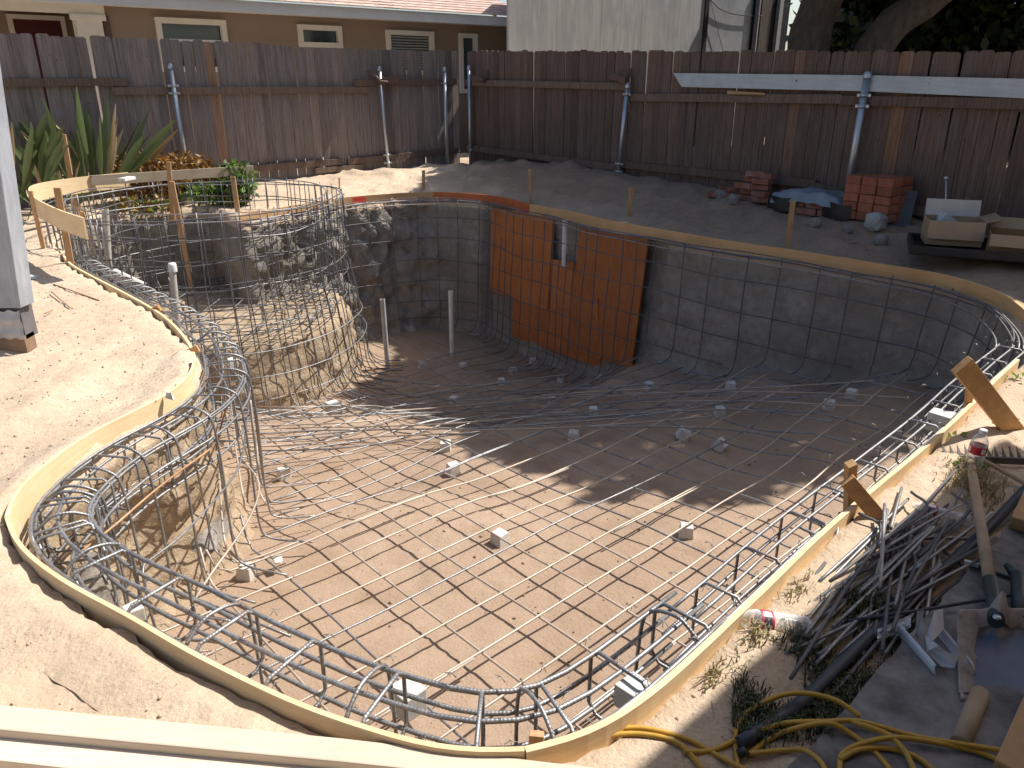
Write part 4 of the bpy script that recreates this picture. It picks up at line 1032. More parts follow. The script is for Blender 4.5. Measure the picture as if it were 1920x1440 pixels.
# ================================================================= trees
bk = Mat('bark', .95, .1); b1_ = bk.noise(5, 6, .7, bk.coord('Object', (3, 3, .8))); bk.col(bk.ramp(b1_, [(.3, (.10, .08, .07)), (.7, (.22, .175, .15))])); bk.bump(b1_, .9, .03); bk.bump(bk.voro(16, bk.coord('Object', (1, 1, .4))), .6, .02)
M_leafdark = leafm('tree_leaves', (.035, .06, .02), (.085, .13, .04), .45, .3)
def leaf_cloud(name, pts, smin, smax, mat, parent=None, kind='stuff', label=None, cat=None, flat=.35):
    v = []; f = []
    rnd = random.Random(len(pts))
    for p in pts:
        s = rnd.uniform(smin, smax); a = Vector((rnd.gauss(0, 1), rnd.gauss(0, 1), rnd.gauss(0, 1))).normalized(); b = a.orthogonal().normalized(); b = Matrix.Rotation(rnd.random() * 6.28, 3, a) @ b
        o = len(v); v += [tuple(p), tuple(p + a * s * .5 + b * s * flat), tuple(p + a * s), tuple(p + a * s * .5 - b * s * flat)]; f.append((o, o + 1, o + 2, o + 3))
    me = bpy.data.meshes.new(name); me.from_pydata(v, [], f); me.materials.append(mat); me.update(); o = bpy.data.objects.new(name, me); link(o)
    if parent: o.parent = parent; o.matrix_parent_inverse = Matrix.Translation(-parent.location)
    return tag(o, label, cat, None, kind)
t1b = PY(1522, 200, 12.2); t1b.z = 0
tree1 = thing('shade_tree', 'big tree whose thick upright trunk stands behind the right fence', 'tree', tuple(t1b))
def trunk(pts, rs, par):
    pts = spline(pts, 6); m = len(pts); r = [rs[0] + (rs[1] - rs[0]) * i / (m - 1) for i in range(m)]; mb = MB(); mb.tube(pts, r, 20)
    mb.v = [q + Vector((noise.noise(q * 3), noise.noise(q * 3 + Vector((7, 0, 0))), 0)) * .05 for q in mb.v]; return mb.build('trunk', bk.m, par)
ta = PY(1516, 100, 12.2); tb = PY(1542, 0, 12.2); trunk([t1b, ta, tb, Vector((tb.x + .4, tb.y - .3, 3.6)), Vector((tb.x + .9, tb.y - 1.2, 5.6))], (.36, .16), tree1)
t2b = PY(1600, 200, 11.6); t2b.z = 0; t2b.x -= .3
tree2 = thing('shade_tree', 'leaning trunk tree slanting up to the right behind the right fence', 'tree', tuple(t2b))
qa = PY(1640, 90, 11.6); qb = PY(1755, -10, 11.4); trunk([t2b, qa, qb, qb + (qb - qa) * 1.3, qb + (qb - qa) * 1.9 + Vector((.3, -.5, 1.2))], (.27, .13), tree2)
mb = MB(); mb.tube(spline([ta + Vector((0, 0, 2.2)), Vector((3.0, 9.5, 4.8)), Vector((1.6, 8.2, 5.6))], 6), [.14 - .007 * i for i in range(13)], 10); mb.tube(spline([Vector((tb.x + .4, tb.y - .3, 3.6)), Vector((6.2, 10.5, 4.6)), Vector((7.0, 8.6, 5.4))], 6), .09, 10); mb.build('limb', bk.m, tree1)
# crown: leaf clumps; its reach over the yard is what shades the deep end
K = Vector((SUN.x / SUN.z, SUN.y / SUN.z))
def Q(p): return Vector((p.x - p.z * K.x, p.y - p.z * K.y))
def fl(x, y): return Q(Pf(x, y, 0))
shade = [Vector((-1.40, 10.45)), Vector((-.86, 10.52)), Vector((-.30, 10.48)), Vector((-.22, 9.7)), fl(745, 692), fl(700, 715), fl(655, 742), fl(780, 772), fl(880, 800), fl(880, 848), fl(985, 868), fl(1010, 892), fl(1085, 896), fl(1130, 935), fl(1185, 925), fl(1255, 880),
         fl(1245, 915), fl(1300, 942), fl(1372, 932), fl(1430, 908), fl(1490, 905), fl(1530, 893), fl(1600, 880), fl(1680, 830), fl(1760, 760), Vector((3.75, 5.1)), Vector((4.1, 4.5)), Vector((5.4, 4.6)), Vector((7.5, 5.5)), Vector((8, 9)),
         Vector((3.5, 13.5)), Vector((1.0, 14.5)), Vector((-.6, 13.6)), Vector((-.9, 12.6)), Q(P(800, 322, .1)), Q(P(815, 345, .1)), Q(P(775, 358, .1))]
shn = [(q.x, q.y) for q in shade]; npn = np.array(shn)
holes = [(fl(960, 738), .13), (fl(1250, 835), .10), (fl(1130, 835), .07)]
rnd = random.Random(5); cpts = []
n = 80000
X = np.random.RandomState(3).uniform(-2.2, 8, n); Y = np.random.RandomState(4).uniform(3.6, 14.5, n); ins = inside_np(X, Y, shn)
for x, y, k in zip(X, Y, ins):
    if not k: continue
    if any((Vector((x, y)) - h).length < r for h, r in holes): continue
    h = 3.2 + 3.6 * rnd.random(); 
    if y > 10.5: h = max(h, 3.0)
    p = Vector((x + K.x * h, y + K.y * h, h)); dep = p.y * CP - (h - CAMZ) * SP
    if dep > 0 and 720 - F * ((h - CAMZ) * CP + p.y * SP) / dep > -60 and 960 + F * p.x / dep < 1560: continue
    cpts.append(p)
for _ in range(26000):  # extra unseen upper leaves, added to block sky fill over the yard
    p = Vector((rnd.uniform(2.5, 13), rnd.uniform(5.5, 19), rnd.uniform(4.2, 8.5)))
    q = p - SUN * ((p.z) / SUN.z)
    if not inside_np(np.array([q.x]), np.array([q.y]), shn)[0] and not (q.x > 4.6 and q.y > 4.8): continue
    dep = p.y * CP - (p.z - CAMZ) * SP
    if dep > 0 and 720 - F * ((p.z - CAMZ) * CP + p.y * SP) / dep > -60 and 960 + F * p.x / dep < 1600: continue
    cpts.append(p)
leaf_cloud('crown', cpts, .10, .26, M_leafdark, tree1)
# branches over the left fence: shade its top rail
c2 = []
for _ in range(5200):
    s = rnd.uniform(2.6, 9.6); zlo = 1.12 + .10 * noise.noise(Vector((s * 1.7, 0, 0))) ; z = rnd.uniform(zlo, 2.15)
    if s < 3.2 and z > 1.4: continue
    p = FC + LD * s; h = rnd.uniform(2.2, 4.2) + z; q = Vector((p.x + K.x * (h - z), p.y + K.y * (h - z), h)); c2.append(q)
for _ in range(900):
    s = rnd.uniform(.1, 2.6); z = rnd.uniform(.1, 2.0); w = .5 + .5 * math.sin(s * 4.2 + z * 2.6)
    if w < .62 and z < 1.2: continue
    p = FC + LD * s; h = rnd.uniform(2.0, 3.4) + z; c2.append(Vector((p.x + K.x * (h - z), p.y + K.y * (h - z), h)))
def outframe(p):
    dep = p.y * CP - (p.z - CAMZ) * SP
    return dep < 0 or 720 - F * ((p.z - CAMZ) * CP + p.y * SP) / dep < -40
c2 = [q for q in c2 if outframe(q)]
leaf_cloud('crown', c2, .12, .3, M_leafdark, tree2)
# dark evergreen hedge mass behind
hedge = thing('evergreen_tree', 'dark dense foliage with bright glints behind the right fence', 'tree', (8, 15, 0))
hp_ = []
for _ in range(16000):
    t = rnd.random(); a = PY(1575, 100, 15.5); b = PY(2050, 100, 12.0); p = a.lerp(b, t); hp_.append(Vector((p.x + rnd.gauss(0, .2), p.y + rnd.uniform(0, 2.2), rnd.uniform(.3, 5.2))))
leaf_cloud('foliage', hp_, .12, .30, leafm('hedge_leaves', (.02, .035, .012), (.07, .10, .03), .3, .15), hedge)
mb = MB()
for t in (.2, .6, .9): p = a.lerp(b, t); mb.tube([Vector((p.x, p.y + 1.2, 0)), Vector((p.x, p.y + 1.2, 3.2))], .12, 8)
mb.build('trunk', bk.m, hedge)
hp2 = []
for _ in range(9000):
    t = rnd.random(); p = Vector((8.0, 19.5, 0)).lerp(Vector((17, 14, 0)), t); hp2.append(Vector((p.x + rnd.gauss(0, .3), p.y + rnd.uniform(0, 1.5), rnd.uniform(.2, 8))))
h2 = thing('evergreen_tree', 'tall dark backing tree seen between the two trunks', 'tree', (10, 18, 0)); leaf_cloud('foliage', hp2, .3, .6, M_leafdark, h2); mb = MB(); mb.tube([Vector((10, 18.6, 0)), Vector((10, 18.6, 6))], .2, 8); mb.build('trunk', bk.m, h2)

# ================================================================= patio roof of the house behind the camera (its shade lies over the tools)
e0 = P(1240, 1440, 0); e1 = P(1850, 868, 0); ed = (e1 - e0).normalized(); hz_ = 2.55
E_0 = Vector((e0.x + K.x * hz_, e0.y + K.y * hz_, hz_)) - ed * 5; E_1 = Vector((e1.x + K.x * hz_, e1.y + K.y * hz_, hz_)) + ed * .25
side = Vector((ed.y, -ed.x, 0))
patio = thing('patio_roof', 'flat patio roof over the paving beside the camera, outside the picture', 'roof', tuple(E_0))
mb = MB(); A4 = [E_0, E_1, E_1 + side * 5, E_0 + side * 5]; A4b = [q + Vector((0, 0, .12)) for q in A4]
mb.v = A4 + A4b
for q in ((0, 1, 2, 3), (7, 6, 5, 4), (0, 4, 5, 1), (1, 5, 6, 2), (2, 6, 7, 3), (3, 7, 4, 0)): mb.face(q)
mb.build('roof_slab', M_trim, patio)
mb = MB(); wc = (E_0 + E_1) / 2 + side * 2.6; wc.z = hz_ / 2 - .005  # two unseen walls, added to lower the sky fill under the roof
mb.box(wc, ((E_1 - E_0).length, .14, hz_ - .01), Matrix((ed, -side, Vector((0, 0, 1)))).transposed()); mb.build('wall', simple('added_tan_wall', (.20, .17, .15), .9), patio)  # first added unseen wall
mb = MB(); wc = E_0 + ed * 1.6 + side * 1.0; wc.z = hz_ / 2 - .005; mb.box(wc, (.14, 3.0, hz_ - .01), Matrix((ed, -side, Vector((0, 0, 1)))).transposed()); mb.build('wall', simple('added_tan_wall', (.20, .17, .15), .9), patio)  # second added unseen wall
for q in (E_1 + side * 1.2 - ed * .2, E_1 + side * 4.5 - ed * .2):
    mb = MB(); mb.box((q.x, q.y, hz_ / 2), (.1, .1, hz_ - .01)); mb.build('post', M_trim, patio)
# ================================================================= plants by the left fence
def PF(px, d, D, N, dz=0.0):
    """ground point d metres in front of a fence at picture column px"""
    q = Pplane(px, 200, FC + N * d, N)
    for _ in range(6):                                  # the column drifts with height, so settle on the ground
        z = gz(q.x, q.y); r = ray(px, 720); u = r.x
        dep = (q.y) * CP - (z - CAMZ) * SP; x_t = (px - 960) / F * dep
        # slide along the fence until the column matches
        q = q + D * ((x_t - q.x) / (D.x - (px - 960) / F * D.y * CP))
    q.z = gz(q.x, q.y) + dz; return q
def blade_leaf(base, tip, width, fold=.25, bend=.1, n=7):
    """lance shaped leaf on a stalk"""
    base = Vector(base); tip = Vector(tip); d = tip - base; L = d.length; dn = d.normalized(); side_ = dn.cross(Vector((0, 0, 1)))
    if side_.length < .05: side_ = Vector((1, 0, 0))
    side_.normalize(); side_ = Matrix.Rotation(random.uniform(-1.2, 1.2), 3, dn) @ side_; nn = side_.cross(dn)
    rows = []
    for i in range(n + 1):
        t = i / n; w = width * (0.07 if t < .40 else max(.03, math.sin(math.pi * min(1, (t - .40) / .60 * .93 + .04)) ** .8))
        c = base + d * t + nn * (bend * L * t * t) - Vector((0, 0, bend * .5 * L * t ** 3))
        rows.append([c - side_ * w * .5 + nn * w * fold, c, c + side_ * w * .5 + nn * w * fold])
    mb = MB(); mb.sheet(rows); return mb
M_bop = leafm('broad_leaf', (.065, .10, .035), (.15, .19, .075), .4, .25)
M_dry = leafm('dry_leaf', (.30, .20, .10), (.45, .33, .18), .8, .2)
def bop(px, py, zb, h, n, spread, label, dry=.2, xr=.35):
    c = PF(px, py, LD, LN); t = thing('bird_of_paradise_plant', label, 'plant', tuple(c))
    for k in range(n):
        a = random.uniform(0, 6.28); r = random.random() * xr; b = c + Vector((math.cos(a) * r, math.sin(a) * r * .6, -.03)); lean = random.uniform(.05, spread)
        hh = h * random.uniform(.55, 1.0); tip = b + Vector((math.cos(a) * lean * 1.2, min(.25, math.sin(a) * lean * .5), hh * (1 - .25 * lean))); dr = random.random() < dry
        mb = blade_leaf(b, tip, random.uniform(.07, .13) * (.6 if dr else 1), .25, random.uniform(.02, .35) if dr else random.uniform(0, .15)); mb.build('leaf', M_dry if dr else M_bop, t)
    return t
bop(165, .45, .1, 1.62, 46, 1.0, 'tall broad leaved plant with dry tips between the stake and the fence', dry=.3)
bop(15, .5, .1, 1.5, 34, .95, 'broad leaved plant at the left picture edge beside the grey post', xr=.5)
bop(95, .85, .08, .75, 26, .45, 'lower clump of broad green leaves left of the tall stake', dry=.35, xr=.5)
def bush(px, py, zb, rx, rz, n, mats, label, name='shrub', smin=.05, smax=.10, cat='shrub'):
    c = PF(px, py, LD, LN) if py < 5 else P(px, py, zb); t = thing(name, label, cat, tuple(c)); pts = [[] for _ in mats]
    for k in range(n):
        v = Vector((random.gauss(0, 1), random.gauss(0, 1), random.gauss(0, 1))).normalized() * random.uniform(.55, 1) ** .5
        lump = 1 + .22 * noise.noise(v * 2.3 + c); p = c + Vector((v.x * rx * lump, v.y * rx * .7 * lump, rz * .5 + v.z * rz * .5 * lump)); pts[random.randrange(len(mats))].append(p)
    for m_, q in zip(mats, pts): leaf_cloud('foliage', q, smin, smax, m_, t, 'stuff', flat=.22)
    mb = MB()
    for k in range(7):
        a = random.random() * 6.28; mb.tube([c + Vector((0, 0, -.05)), c + Vector((math.cos(a) * rx * .5, math.sin(a) * rx * .4, rz * .7))], .006, 4)
    mb.build('stem', M_dkwood, t); return t
M_bronze = leafm('bronze_leaf', (.22, .10, .02), (.42, .24, .06), .45, .25); M_bronze2 = leafm('dark_bronze_leaf', (.09, .035, .015), (.20, .09, .02), .45, .2)
M_fresh = leafm('fresh_leaf', (.12, .24, .03), (.26, .40, .08), .5, .3)
bush(292, .62, .1, .46, .62, 1700, [M_bronze, M_bronze, M_bronze2], 'bronze orange shrub left of the first metal fence post')
bush(358, .6, .12, .40, .56, 1300, [M_bronze, M_bronze2], 'redder half of the bronze shrub right of the first metal post')
bush(446, 1.35, .05, .22, .50, 800, [M_fresh, M_bop], 'fresh green leafy sapling at the right end of the brown board', 'green_plant', .06, .13, 'plant')
bush(395, 1.0, .1, .38, .22, 600, [M_fresh, M_bop], 'low green plants under the brown spa board', 'green_plant', .05, .11, 'plant')
bush(275, 1.1, .08, .4, .16, 500, [M_dry, M_bronze, M_fresh], 'straw coloured low plants left under the brown spa board', 'green_plant', .05, .11, 'plant')
bush(1912, 735, 0, .10, .08, 60, [M_fresh], 'small weed at the right picture edge above the leaning brace', 'weed', .03, .06, 'weed')
bush(1786, 842, 0, .05, .06, 40, [M_fresh], 'tiny green weed left of the standing water bottle', 'weed', .02, .05, 'weed')
bush(1808, 893, 0, .09, .07, 70, [M_bop, M_fresh], 'green weed behind the toothed rake head', 'weed', .02, .05, 'weed')

def grass(name, n, sampler, h, mat, label):
    v = []; f = []; rnd = random.Random(n)
    for k in range(n):
        p = sampler(rnd)
        if p is None: continue
        a = rnd.random() * 6.28; w = .0016 + .0016 * rnd.random(); hh = h * rnd.uniform(.4, 1.2); d = Vector((math.cos(a), math.sin(a), 0)); s = Vector((-d.y, d.x, 0)) * w; le = d * hh * rnd.uniform(.2, 1.0); o = len(v)
        v += [tuple(p - s), tuple(p + s), tuple(p + s * .7 + le * .4 + Vector((0, 0, hh * .7))), tuple(p - s * .7 + le * .4 + Vector((0, 0, hh * .7))), tuple(p + le + Vector((0, 0, hh * .8)))]
        f += [(o, o + 1, o + 2, o + 3), (o + 3, o + 2, o + 4)]
    o = mesh_obj(name, v, f, mat, 'stuff', False); return tag(o, label, 'grass')
M_grass = leafm('lawn_grass', (.035, .055, .02), (.10, .11, .045), .6, .2); M_straw = leafm('dry_grass', (.30, .24, .12), (.48, .40, .22), .8, .2)
def gs_(rnd):
    px, py = rnd.uniform(1370, 1790), rnd.uniform(1130, 1420); 
    if py < 2400 - px * .78 + rnd.gauss(0, 25) - 40 or py > 1450 - (px - 1470) * .80 + 20: return None
    p = P(px, py, 0)
    if noise.noise(p * 5) < rnd.uniform(-.3, .25): return None
    p.z = ghigh(p.x, p.y) - .003; return p
grass('grass', 8000, gs_, .042, M_grass, 'dark green lawn grass under the cut rebar and beside the paving')
def gs2(rnd):
    px, py = rnd.choice([(1290, 1255), (1315, 1290), (1430, 1120), (1480, 1130), (1400, 1225), (1790, 915), (1825, 905), (1850, 935)]); p = P(px + rnd.gauss(0, 22), py + rnd.gauss(0, 14), 0)
    k, d = nearest_rim(p)
    if (p - rim[k]).dot(nrmv[k]) > -.05: return None
    p.z = ghigh(p.x, p.y) - .002; return p
grass('dry_grass', 1500, gs2, .045, M_straw, 'sparse straw coloured grass tufts along the right form board')

# ================================================================= grey post at the left picture edge
gpst = thing('grey_wooden_post', 'weathered grey painted wooden corner with corrugated metal foot at the left edge', 'post', (-3.1, 4.3, 0))
M_grey = wood_axis('grey_paint', (.30, .32, .36), (.44, .46, .50), (22, 22, 2.2), knots=False, dirt=(.22, .22, .25))
mb = MB(); Y0 = 4.30; 
xr = lambda z: -2.87 + .085 * z
V8 = [Vector((-3.5, Y0, .27)), Vector((xr(.27), Y0, .27)), Vector((xr(2.3), Y0 + .02, 2.3)), Vector((-3.5, Y0 + .02, 2.3))]; V8 += [q + Vector((.01, .12, 0)) for q in V8]
mb.v = V8
for q in ((0, 1, 2, 3), (7, 6, 5, 4), (1, 5, 6, 2), (0, 4, 5, 1), (3, 2, 6, 7), (0, 3, 7, 4)): mb.face(q)
mb.build('board', M_grey, gpst, bevel=.004)
mb = MB(); rows = []
for j in range(9):
    z = .255 - .021 * j; row = []
    for i in range(60):
        x = -3.5 + (.645) * i / 59; row.append(Vector((x, Y0 - .012 - .006 * math.sin(z * 70), z + .006 * math.sin(x * 90))))
    rows.append(row)
mb.sheet(rows); mb.build('corrugated_strip', simple('grey_metal_strip', (.42, .43, .45), .5, .4, .3), gpst)
mb = MB(); mb.box((-3.2, Y0 + .08, .17), (.66, .12, .19)); mb.build('dark_backing', simple('grey_dark', (.16, .15, .16), .8), gpst)
mb = MB(); mb.box((-3.2, Y0 + .05, .03), (.66, .10, .14)); mb.build('foot', simple('brown_foot', (.26, .17, .11), .85), gpst)

# ================================================================= planks in the lower left corner
def plank(pts, zt, th, label):
    Q_ = [P(x, y, zt) for x, y in pts]; mb = MB(); mb.v = Q_ + [q - Vector((0, 0, th)) for q in Q_]; n = len(Q_)
    mb.face(range(n)); mb.face([n + i for i in range(n)][::-1])
    for i in range(n): mb.face((i, n + i, n + (i + 1) % n, (i + 1) % n))
    return mb.build('lumber_plank', M_plank, label=label, cat='plank', group='planks lying in the lower left corner', bevel=.004)
plank([(-300, 1292), (640, 1383), (1150, 1442), (1150, 1482), (640, 1428), (-300, 1340)], .085, .04, 'pale plank lying nearest the near form board at the lower left')
plank([(-300, 1352), (0, 1379), (640, 1441), (1000, 1480), (1000, 1540), (0, 1426), (-300, 1400)], .06, .04, 'second pale plank in front along the bottom edge of the picture')
plank([(-300, 1420), (250, 1460), (250, 1600), (-300, 1560)], .03, .03, 'brown plank at the very bottom left corner under the pale ones')

# ================================================================= bricks, tarp, boxes along the right fence
bm1 = Mat('red_brick', .9, .15); nb = bm1.noise(9, 5, .65); cb = bm1.ramp(nb, [(.3, (.20, .075, .055)), (.7, (.33, .14, .10))]); cb = bm1.mix(bm1.ramp(bm1.noise(3, 4, .6, bm1.coord('Object', (1, 1, 1), True)), [(.5, (0, 0, 0)), (.7, (.6, .6, .6))]), cb, (.38, .33, .30)); bm1.col(cb); bm1.bump(nb, .5, .006)
bm2 = Mat('clay_block', .9, .15); nb = bm2.noise(12, 5, .65); bm2.col(bm2.mix(1.0, bm2.ramp(nb, [(.3, (.30, .105, .06)), (.7, (.42, .165, .10))]), bm2.ramp(bm2.rand(), [(0, (.75, .75, .75)), (1, (1.1, 1.1, 1.1))]), 'MULTIPLY')); bm2.bump(nb, .4, .004)
def brick(p, size, rz, mat, label, group, tilt=0):
    mb = MB(); mb.box((0, 0, 0), size, Matrix.Rotation(rz, 3, 'Z') @ Matrix.Rotation(tilt, 3, 'Y'), .004); mb.v = [q + p for q in mb.v]
    return mb.build('brick', mat, label=label, cat='brick', group=group, origin=p, bevel=.006)
G1 = 'old bricks in the small ragged pile'; L1_ = 'old mortar stained brick in the small ragged pile by the fence'
c = PF(1405, .28, RD, RN, -gz(0,0)*0); c.z = 0; rz = math.atan2(RD.y, RD.x)
GZ_ = lambda q: gz(q.x, q.y)
for k_, (dx, dz, rr) in enumerate(((-.38, 0, .5), (-.18, 0, .1), (.02, 0, -.1), (.2, 0, .2), (-.30, .06, .8), (-.02, .065, .1), (.16, .065, -.2), (-.05, .13, .0), (.15, .13, .15), (.0, .195, -.1), (.17, .195, .1), (.05, .26, .2), (.17, .25, -.1))):
    lay = ('lying on the soil', 'in the second layer', 'in the third layer', 'in the fourth layer', 'on the very top')[min(4, int(dz / .058))]
    brick(c + RD * dx + RN * random.uniform(-.05, .08) + Vector((0, 0, dz + .03 + GZ_(c))), (.2, .095, .058), rz + rr, bm1.m, 'mortar stained old brick %s of the ragged pile, %s' % (lay, 'outermost left' if dx < -.33 else 'left' if dx < -.1 else ('middle' if dx < .1 else 'right')), G1)
c = PF(1475, .42, RD, RN); c.z = GZ_(c)
for k, (dx, dz) in enumerate(((0, 0), (.24, 0), (.48, 0), (.1, .07), (.35, .07))):
    brick(c + RD * dx + Vector((0, 0, dz + .04)), (.22, .10, .065), rz + random.uniform(-.1, .1), bm1.m, 'worn pinkish brick under the blue tarp, ' + ('left end of the low row', 'middle of the low row', 'right end of the low row', 'upper one on the left', 'upper one on the right')[k], 'bricks under the tarp')
c = PF(1598, .40, RD, RN); c.z = GZ_(c) - .01
G2 = 'orange clay blocks in the square stack'
for lay in range(5):
    for i in range(3):
        for j in range(2):
            brick(c + RD * (i * .155 + .01 * random.random()) - RN * (j * .20) + Vector((0, 0, .05 + lay * .082)), (.148, .19, .078), rz, bm2.m, 'orange clay block, %s layer of the square stack, %s %s' % (('bottom', 'second', 'middle', 'fourth', 'top')[lay], ('front row', 'back row')[j], ('left', 'centre', 'right')[i]), G2)
# tarp
tp = Mat('blue_tarp', .35, .5); tn = tp.noise(7, 5, .6); tp.col(tp.ramp(tn, [(.3, (.15, .19, .23)), (.7, (.26, .31, .36))])); tp.bump(tn, .6, .02)
c = PF(1475, .42, RD, RN); c.z = GZ_(c); rows = []
for i in range(22):
    row = []
    for j in range(14):
        u = i / 21; w = j / 13; q = c + RD * (-.15 + u * .80) + RN * (.10 - w * .34); z = .19 + .05 * math.sin(u * 3.1) + .035 * noise.noise(Vector((u * 5, w * 4, 1))) - (.10 if w < .1 else 0) * (1 - w * 10)
        q.z = c.z + z - .06 * (u > .93) ; q += RN * .03 * noise.noise(Vector((u * 6, 3, w))); row.append(q)
    rows.append(row)
mb = MB(); mb.sheet(rows); mb.build('tarp', tp.m, label='crumpled blue grey tarp over a row of old bricks', cat='tarp')
mb = MB(); rows = [[c + RD * (-.2 + u * .95) + RN * (.06 + .05 * math.sin(u * 9)) + Vector((0, 0, .02 + w * .14 + .02 * noise.noise(Vector((u * 7, w * 4, 0))))) for w in (0, .5, 1)] for u in [k / 20 for k in range(21)]]
mb.sheet(rows); mb.build('black_sheet', simple('black_plastic', (.015, .015, .018), .4, .5), label='black plastic sheet hanging under the blue tarp', cat='plastic sheet')
# rubble
def rock(px, py, z, s, mat, label, name='stone', sq=(1, 1, 1), n=2):
    p = PF(px, py, RD, RN, z) if py < 3 else P(px, py, z); me = bpy.data.meshes.new(name); import bmesh; bm = bmesh.new(); bmesh.ops.create_icosphere(bm, subdivisions=n, radius=1)
    for v in bm.verts:
        q = v.co.copy(); m_ = max(abs(q.x), abs(q.y), abs(q.z)); q = q.lerp(q / m_ * .8, .6); q *= 1 + .16 * noise.noise(q * 1.6 + p * 3) + .06 * noise.noise(q * 5 + p); v.co = Vector((q.x * sq[0], q.y * sq[1], q.z * sq[2])) * s
    bm.to_mesh(me); bm.free(); me.materials.append(mat); o = bpy.data.objects.new(name, me); link(o); o.location = p; o.rotation_euler = (random.uniform(-.3, .3), random.uniform(-.3, .3), random.random() * 3); return tag(o, label, 'stone')
M_rock = simple('grey_stone', (.27, .255, .24), .9, .2, 0, .35, 8, .6, .02)
rock(1640, .55, .07, .10, simple('pale_lump', (.42, .41, .39), .9, .2, 0, .3, 8, .6, .02), 'pale angular concrete lump in front of the clay block stack', 'concrete_lump')
rock(1652, .85, .03, .06, M_rock, 'small grey stone in front of the pale concrete lump'); rock(1350, .35, .04, .07, M_rock, 'small stone left of the ragged brick pile')
rock(1322, 440, .03, .06, M_rock, 'dim stone behind the long form board left of the stake'); rock(1375, .6, .03, .07, M_rock, 'grey stone below the ragged brick pile')
rock(1590, .75, .03, .05, M_rock, 'little stone at the foot of the clay blocks'); rock(1528, .75, .04, .06, M_rock, 'pinkish rubble stone before the tarp')
rock(352, 372, .1, .10, M_block, 'pale stone seen through the top of the spa mesh')
rock(520, 1048, -.84, .035, M_block, 'thin pale stone flake lying on the floor right of the corner block', sq=(1.4, .8, .35))
rock(178, 1182, .025, .010, M_block, 'little white stone on the trampled soil outside the near form'); 
mb = MB(); q = PF(1675, .25, RD, RN); mb.box(q + Vector((0, .0, .15)), (.30, .03, .34), Matrix.Rotation(-.6, 3, 'Z') @ Matrix.Rotation(-.35, 3, 'X')); mb.build('slate_slab', simple('dark_slate', (.10, .105, .115), .7, .3), label='dark slab leaning on the fence right of the clay blocks', cat='slab')
# plastic bottle helper --------------------------------------------------------------------
bt = Mat('clear_plastic', .08, .5); bt.col((.86, .89, .90)); bt.b.inputs['Alpha'].default_value = 1
_t = bt.n.new('ShaderNodeBsdfTransparent'); _m = bt.n.new('ShaderNodeMixShader'); _o = [x for x in bt.n if x.type == 'OUTPUT_MATERIAL'][0]; _lw = bt.n.new('ShaderNodeLayerWeight'); _lw.inputs[0].default_value = .45
_mm = bt.math('ADD', bt.math('MULTIPLY', _lw.outputs['Facing'], .75), .16, True); bt.l.new(_mm, _m.inputs[0]); bt.l.new(_t.outputs[0], _m.inputs[1]); bt.l.new(bt.b.outputs[0], _m.inputs[2]); bt.l.new(_m.outputs[0], _o.inputs[0])
lb = Mat('bottle_label', .5, .4); uvs = lb.n.new('ShaderNodeSeparateXYZ'); lb.l.new(lb.tc.outputs['UV'], uvs.inputs[0])
e = lb.ramp(lb.math('PINGPONG', uvs.outputs[0], .25), [(.06, (.45, .02, .04)), (.10, (.85, .82, .82)), (.17, (.80, .75, .76)), (.19, (.04, .04, .06))], 'CONSTANT')
fr_ = lb.ramp(uvs.outputs[1], [(0, (.5, .02, .05)), (.18, (0, 0, 0)), (.84, (.5, .02, .05))], 'CONSTANT'); msk = lb.ramp(uvs.outputs[1], [(0, (1, 1, 1)), (.18, (0, 0, 0)), (.84, (1, 1, 1))], 'CONSTANT')
lb.col(lb.mix(msk, e, (.55, .03, .06)))
M_cap = simple('white_cap', (.80, .80, .80), .4, .5, 0, .05)
def bottle(p, axis, label, s=1.0):
    """half litre water bottle, axis points to the cap"""
    z = axis.normalized(); x = z.orthogonal().normalized(); y = z.cross(x); M = Matrix.Translation(p) @ Matrix((x, y, z)).transposed().to_4x4() @ Matrix.Scale(s, 4)
    prof = [(0.001, .006), (.02, .0), (.029, .004), (.0325, .012), (.0325, .02)]
    for k in range(7): prof += [(.0325, .024 + k * .011), (.0305, .029 + k * .011), (.0325, .033 + k * .011)]
    prof += [(.0325, .105), (.032, .107), (.032, .143), (.0325, .146), (.031, .158), (.024, .175), (.015, .188), (.0125, .192), (.0125, .205)]
    t = thing('water_bottle', label, 'bottle', tuple(p)); mb = MB(); mb.lathe(prof, M, 20); mb.build('bottle_body', bt.m, t)
    mb = MB(); mb.lathe([(.0333, .108), (.0333, .142)], M, 20)
    for k, f_ in enumerate(mb.f): u0 = (k % 20) / 20; mb.uv[k] = ((u0, 0), (u0 + .05, 0), (u0 + .05, 1), (u0, 1))
    mb.build('bottle_label', lb.m, t); mb = MB(); mb.lathe([(.0145, .194), (.015, .197), (.015, .208), (.013, .210), (.0001, .210)], M, 16); mb.build('bottle_cap', M_cap, t); return t
q = P(1818, 893, 0.0); bottle(q, Vector((.05, 0, 1)), 'clear water bottle with red label standing upright behind the rake', 1.0)
a = P(1822, 985, .034); b = P(1725, 958, .034); bottle(a, b - a, 'empty water bottle lying in the shade near the shovel handle', 1.05)
a = P(1518, 1180, .045); b = P(1385, 1160, .075); bottle(a, b - a, 'crushed looking clear bottle lying half in sun by the cut rebar', 1.05)
a = P(1300, 404, .03); b = P(1318, 414, .03); bottle(a, b - a, 'small crumpled bottle on shaded soil behind the long board', .75)
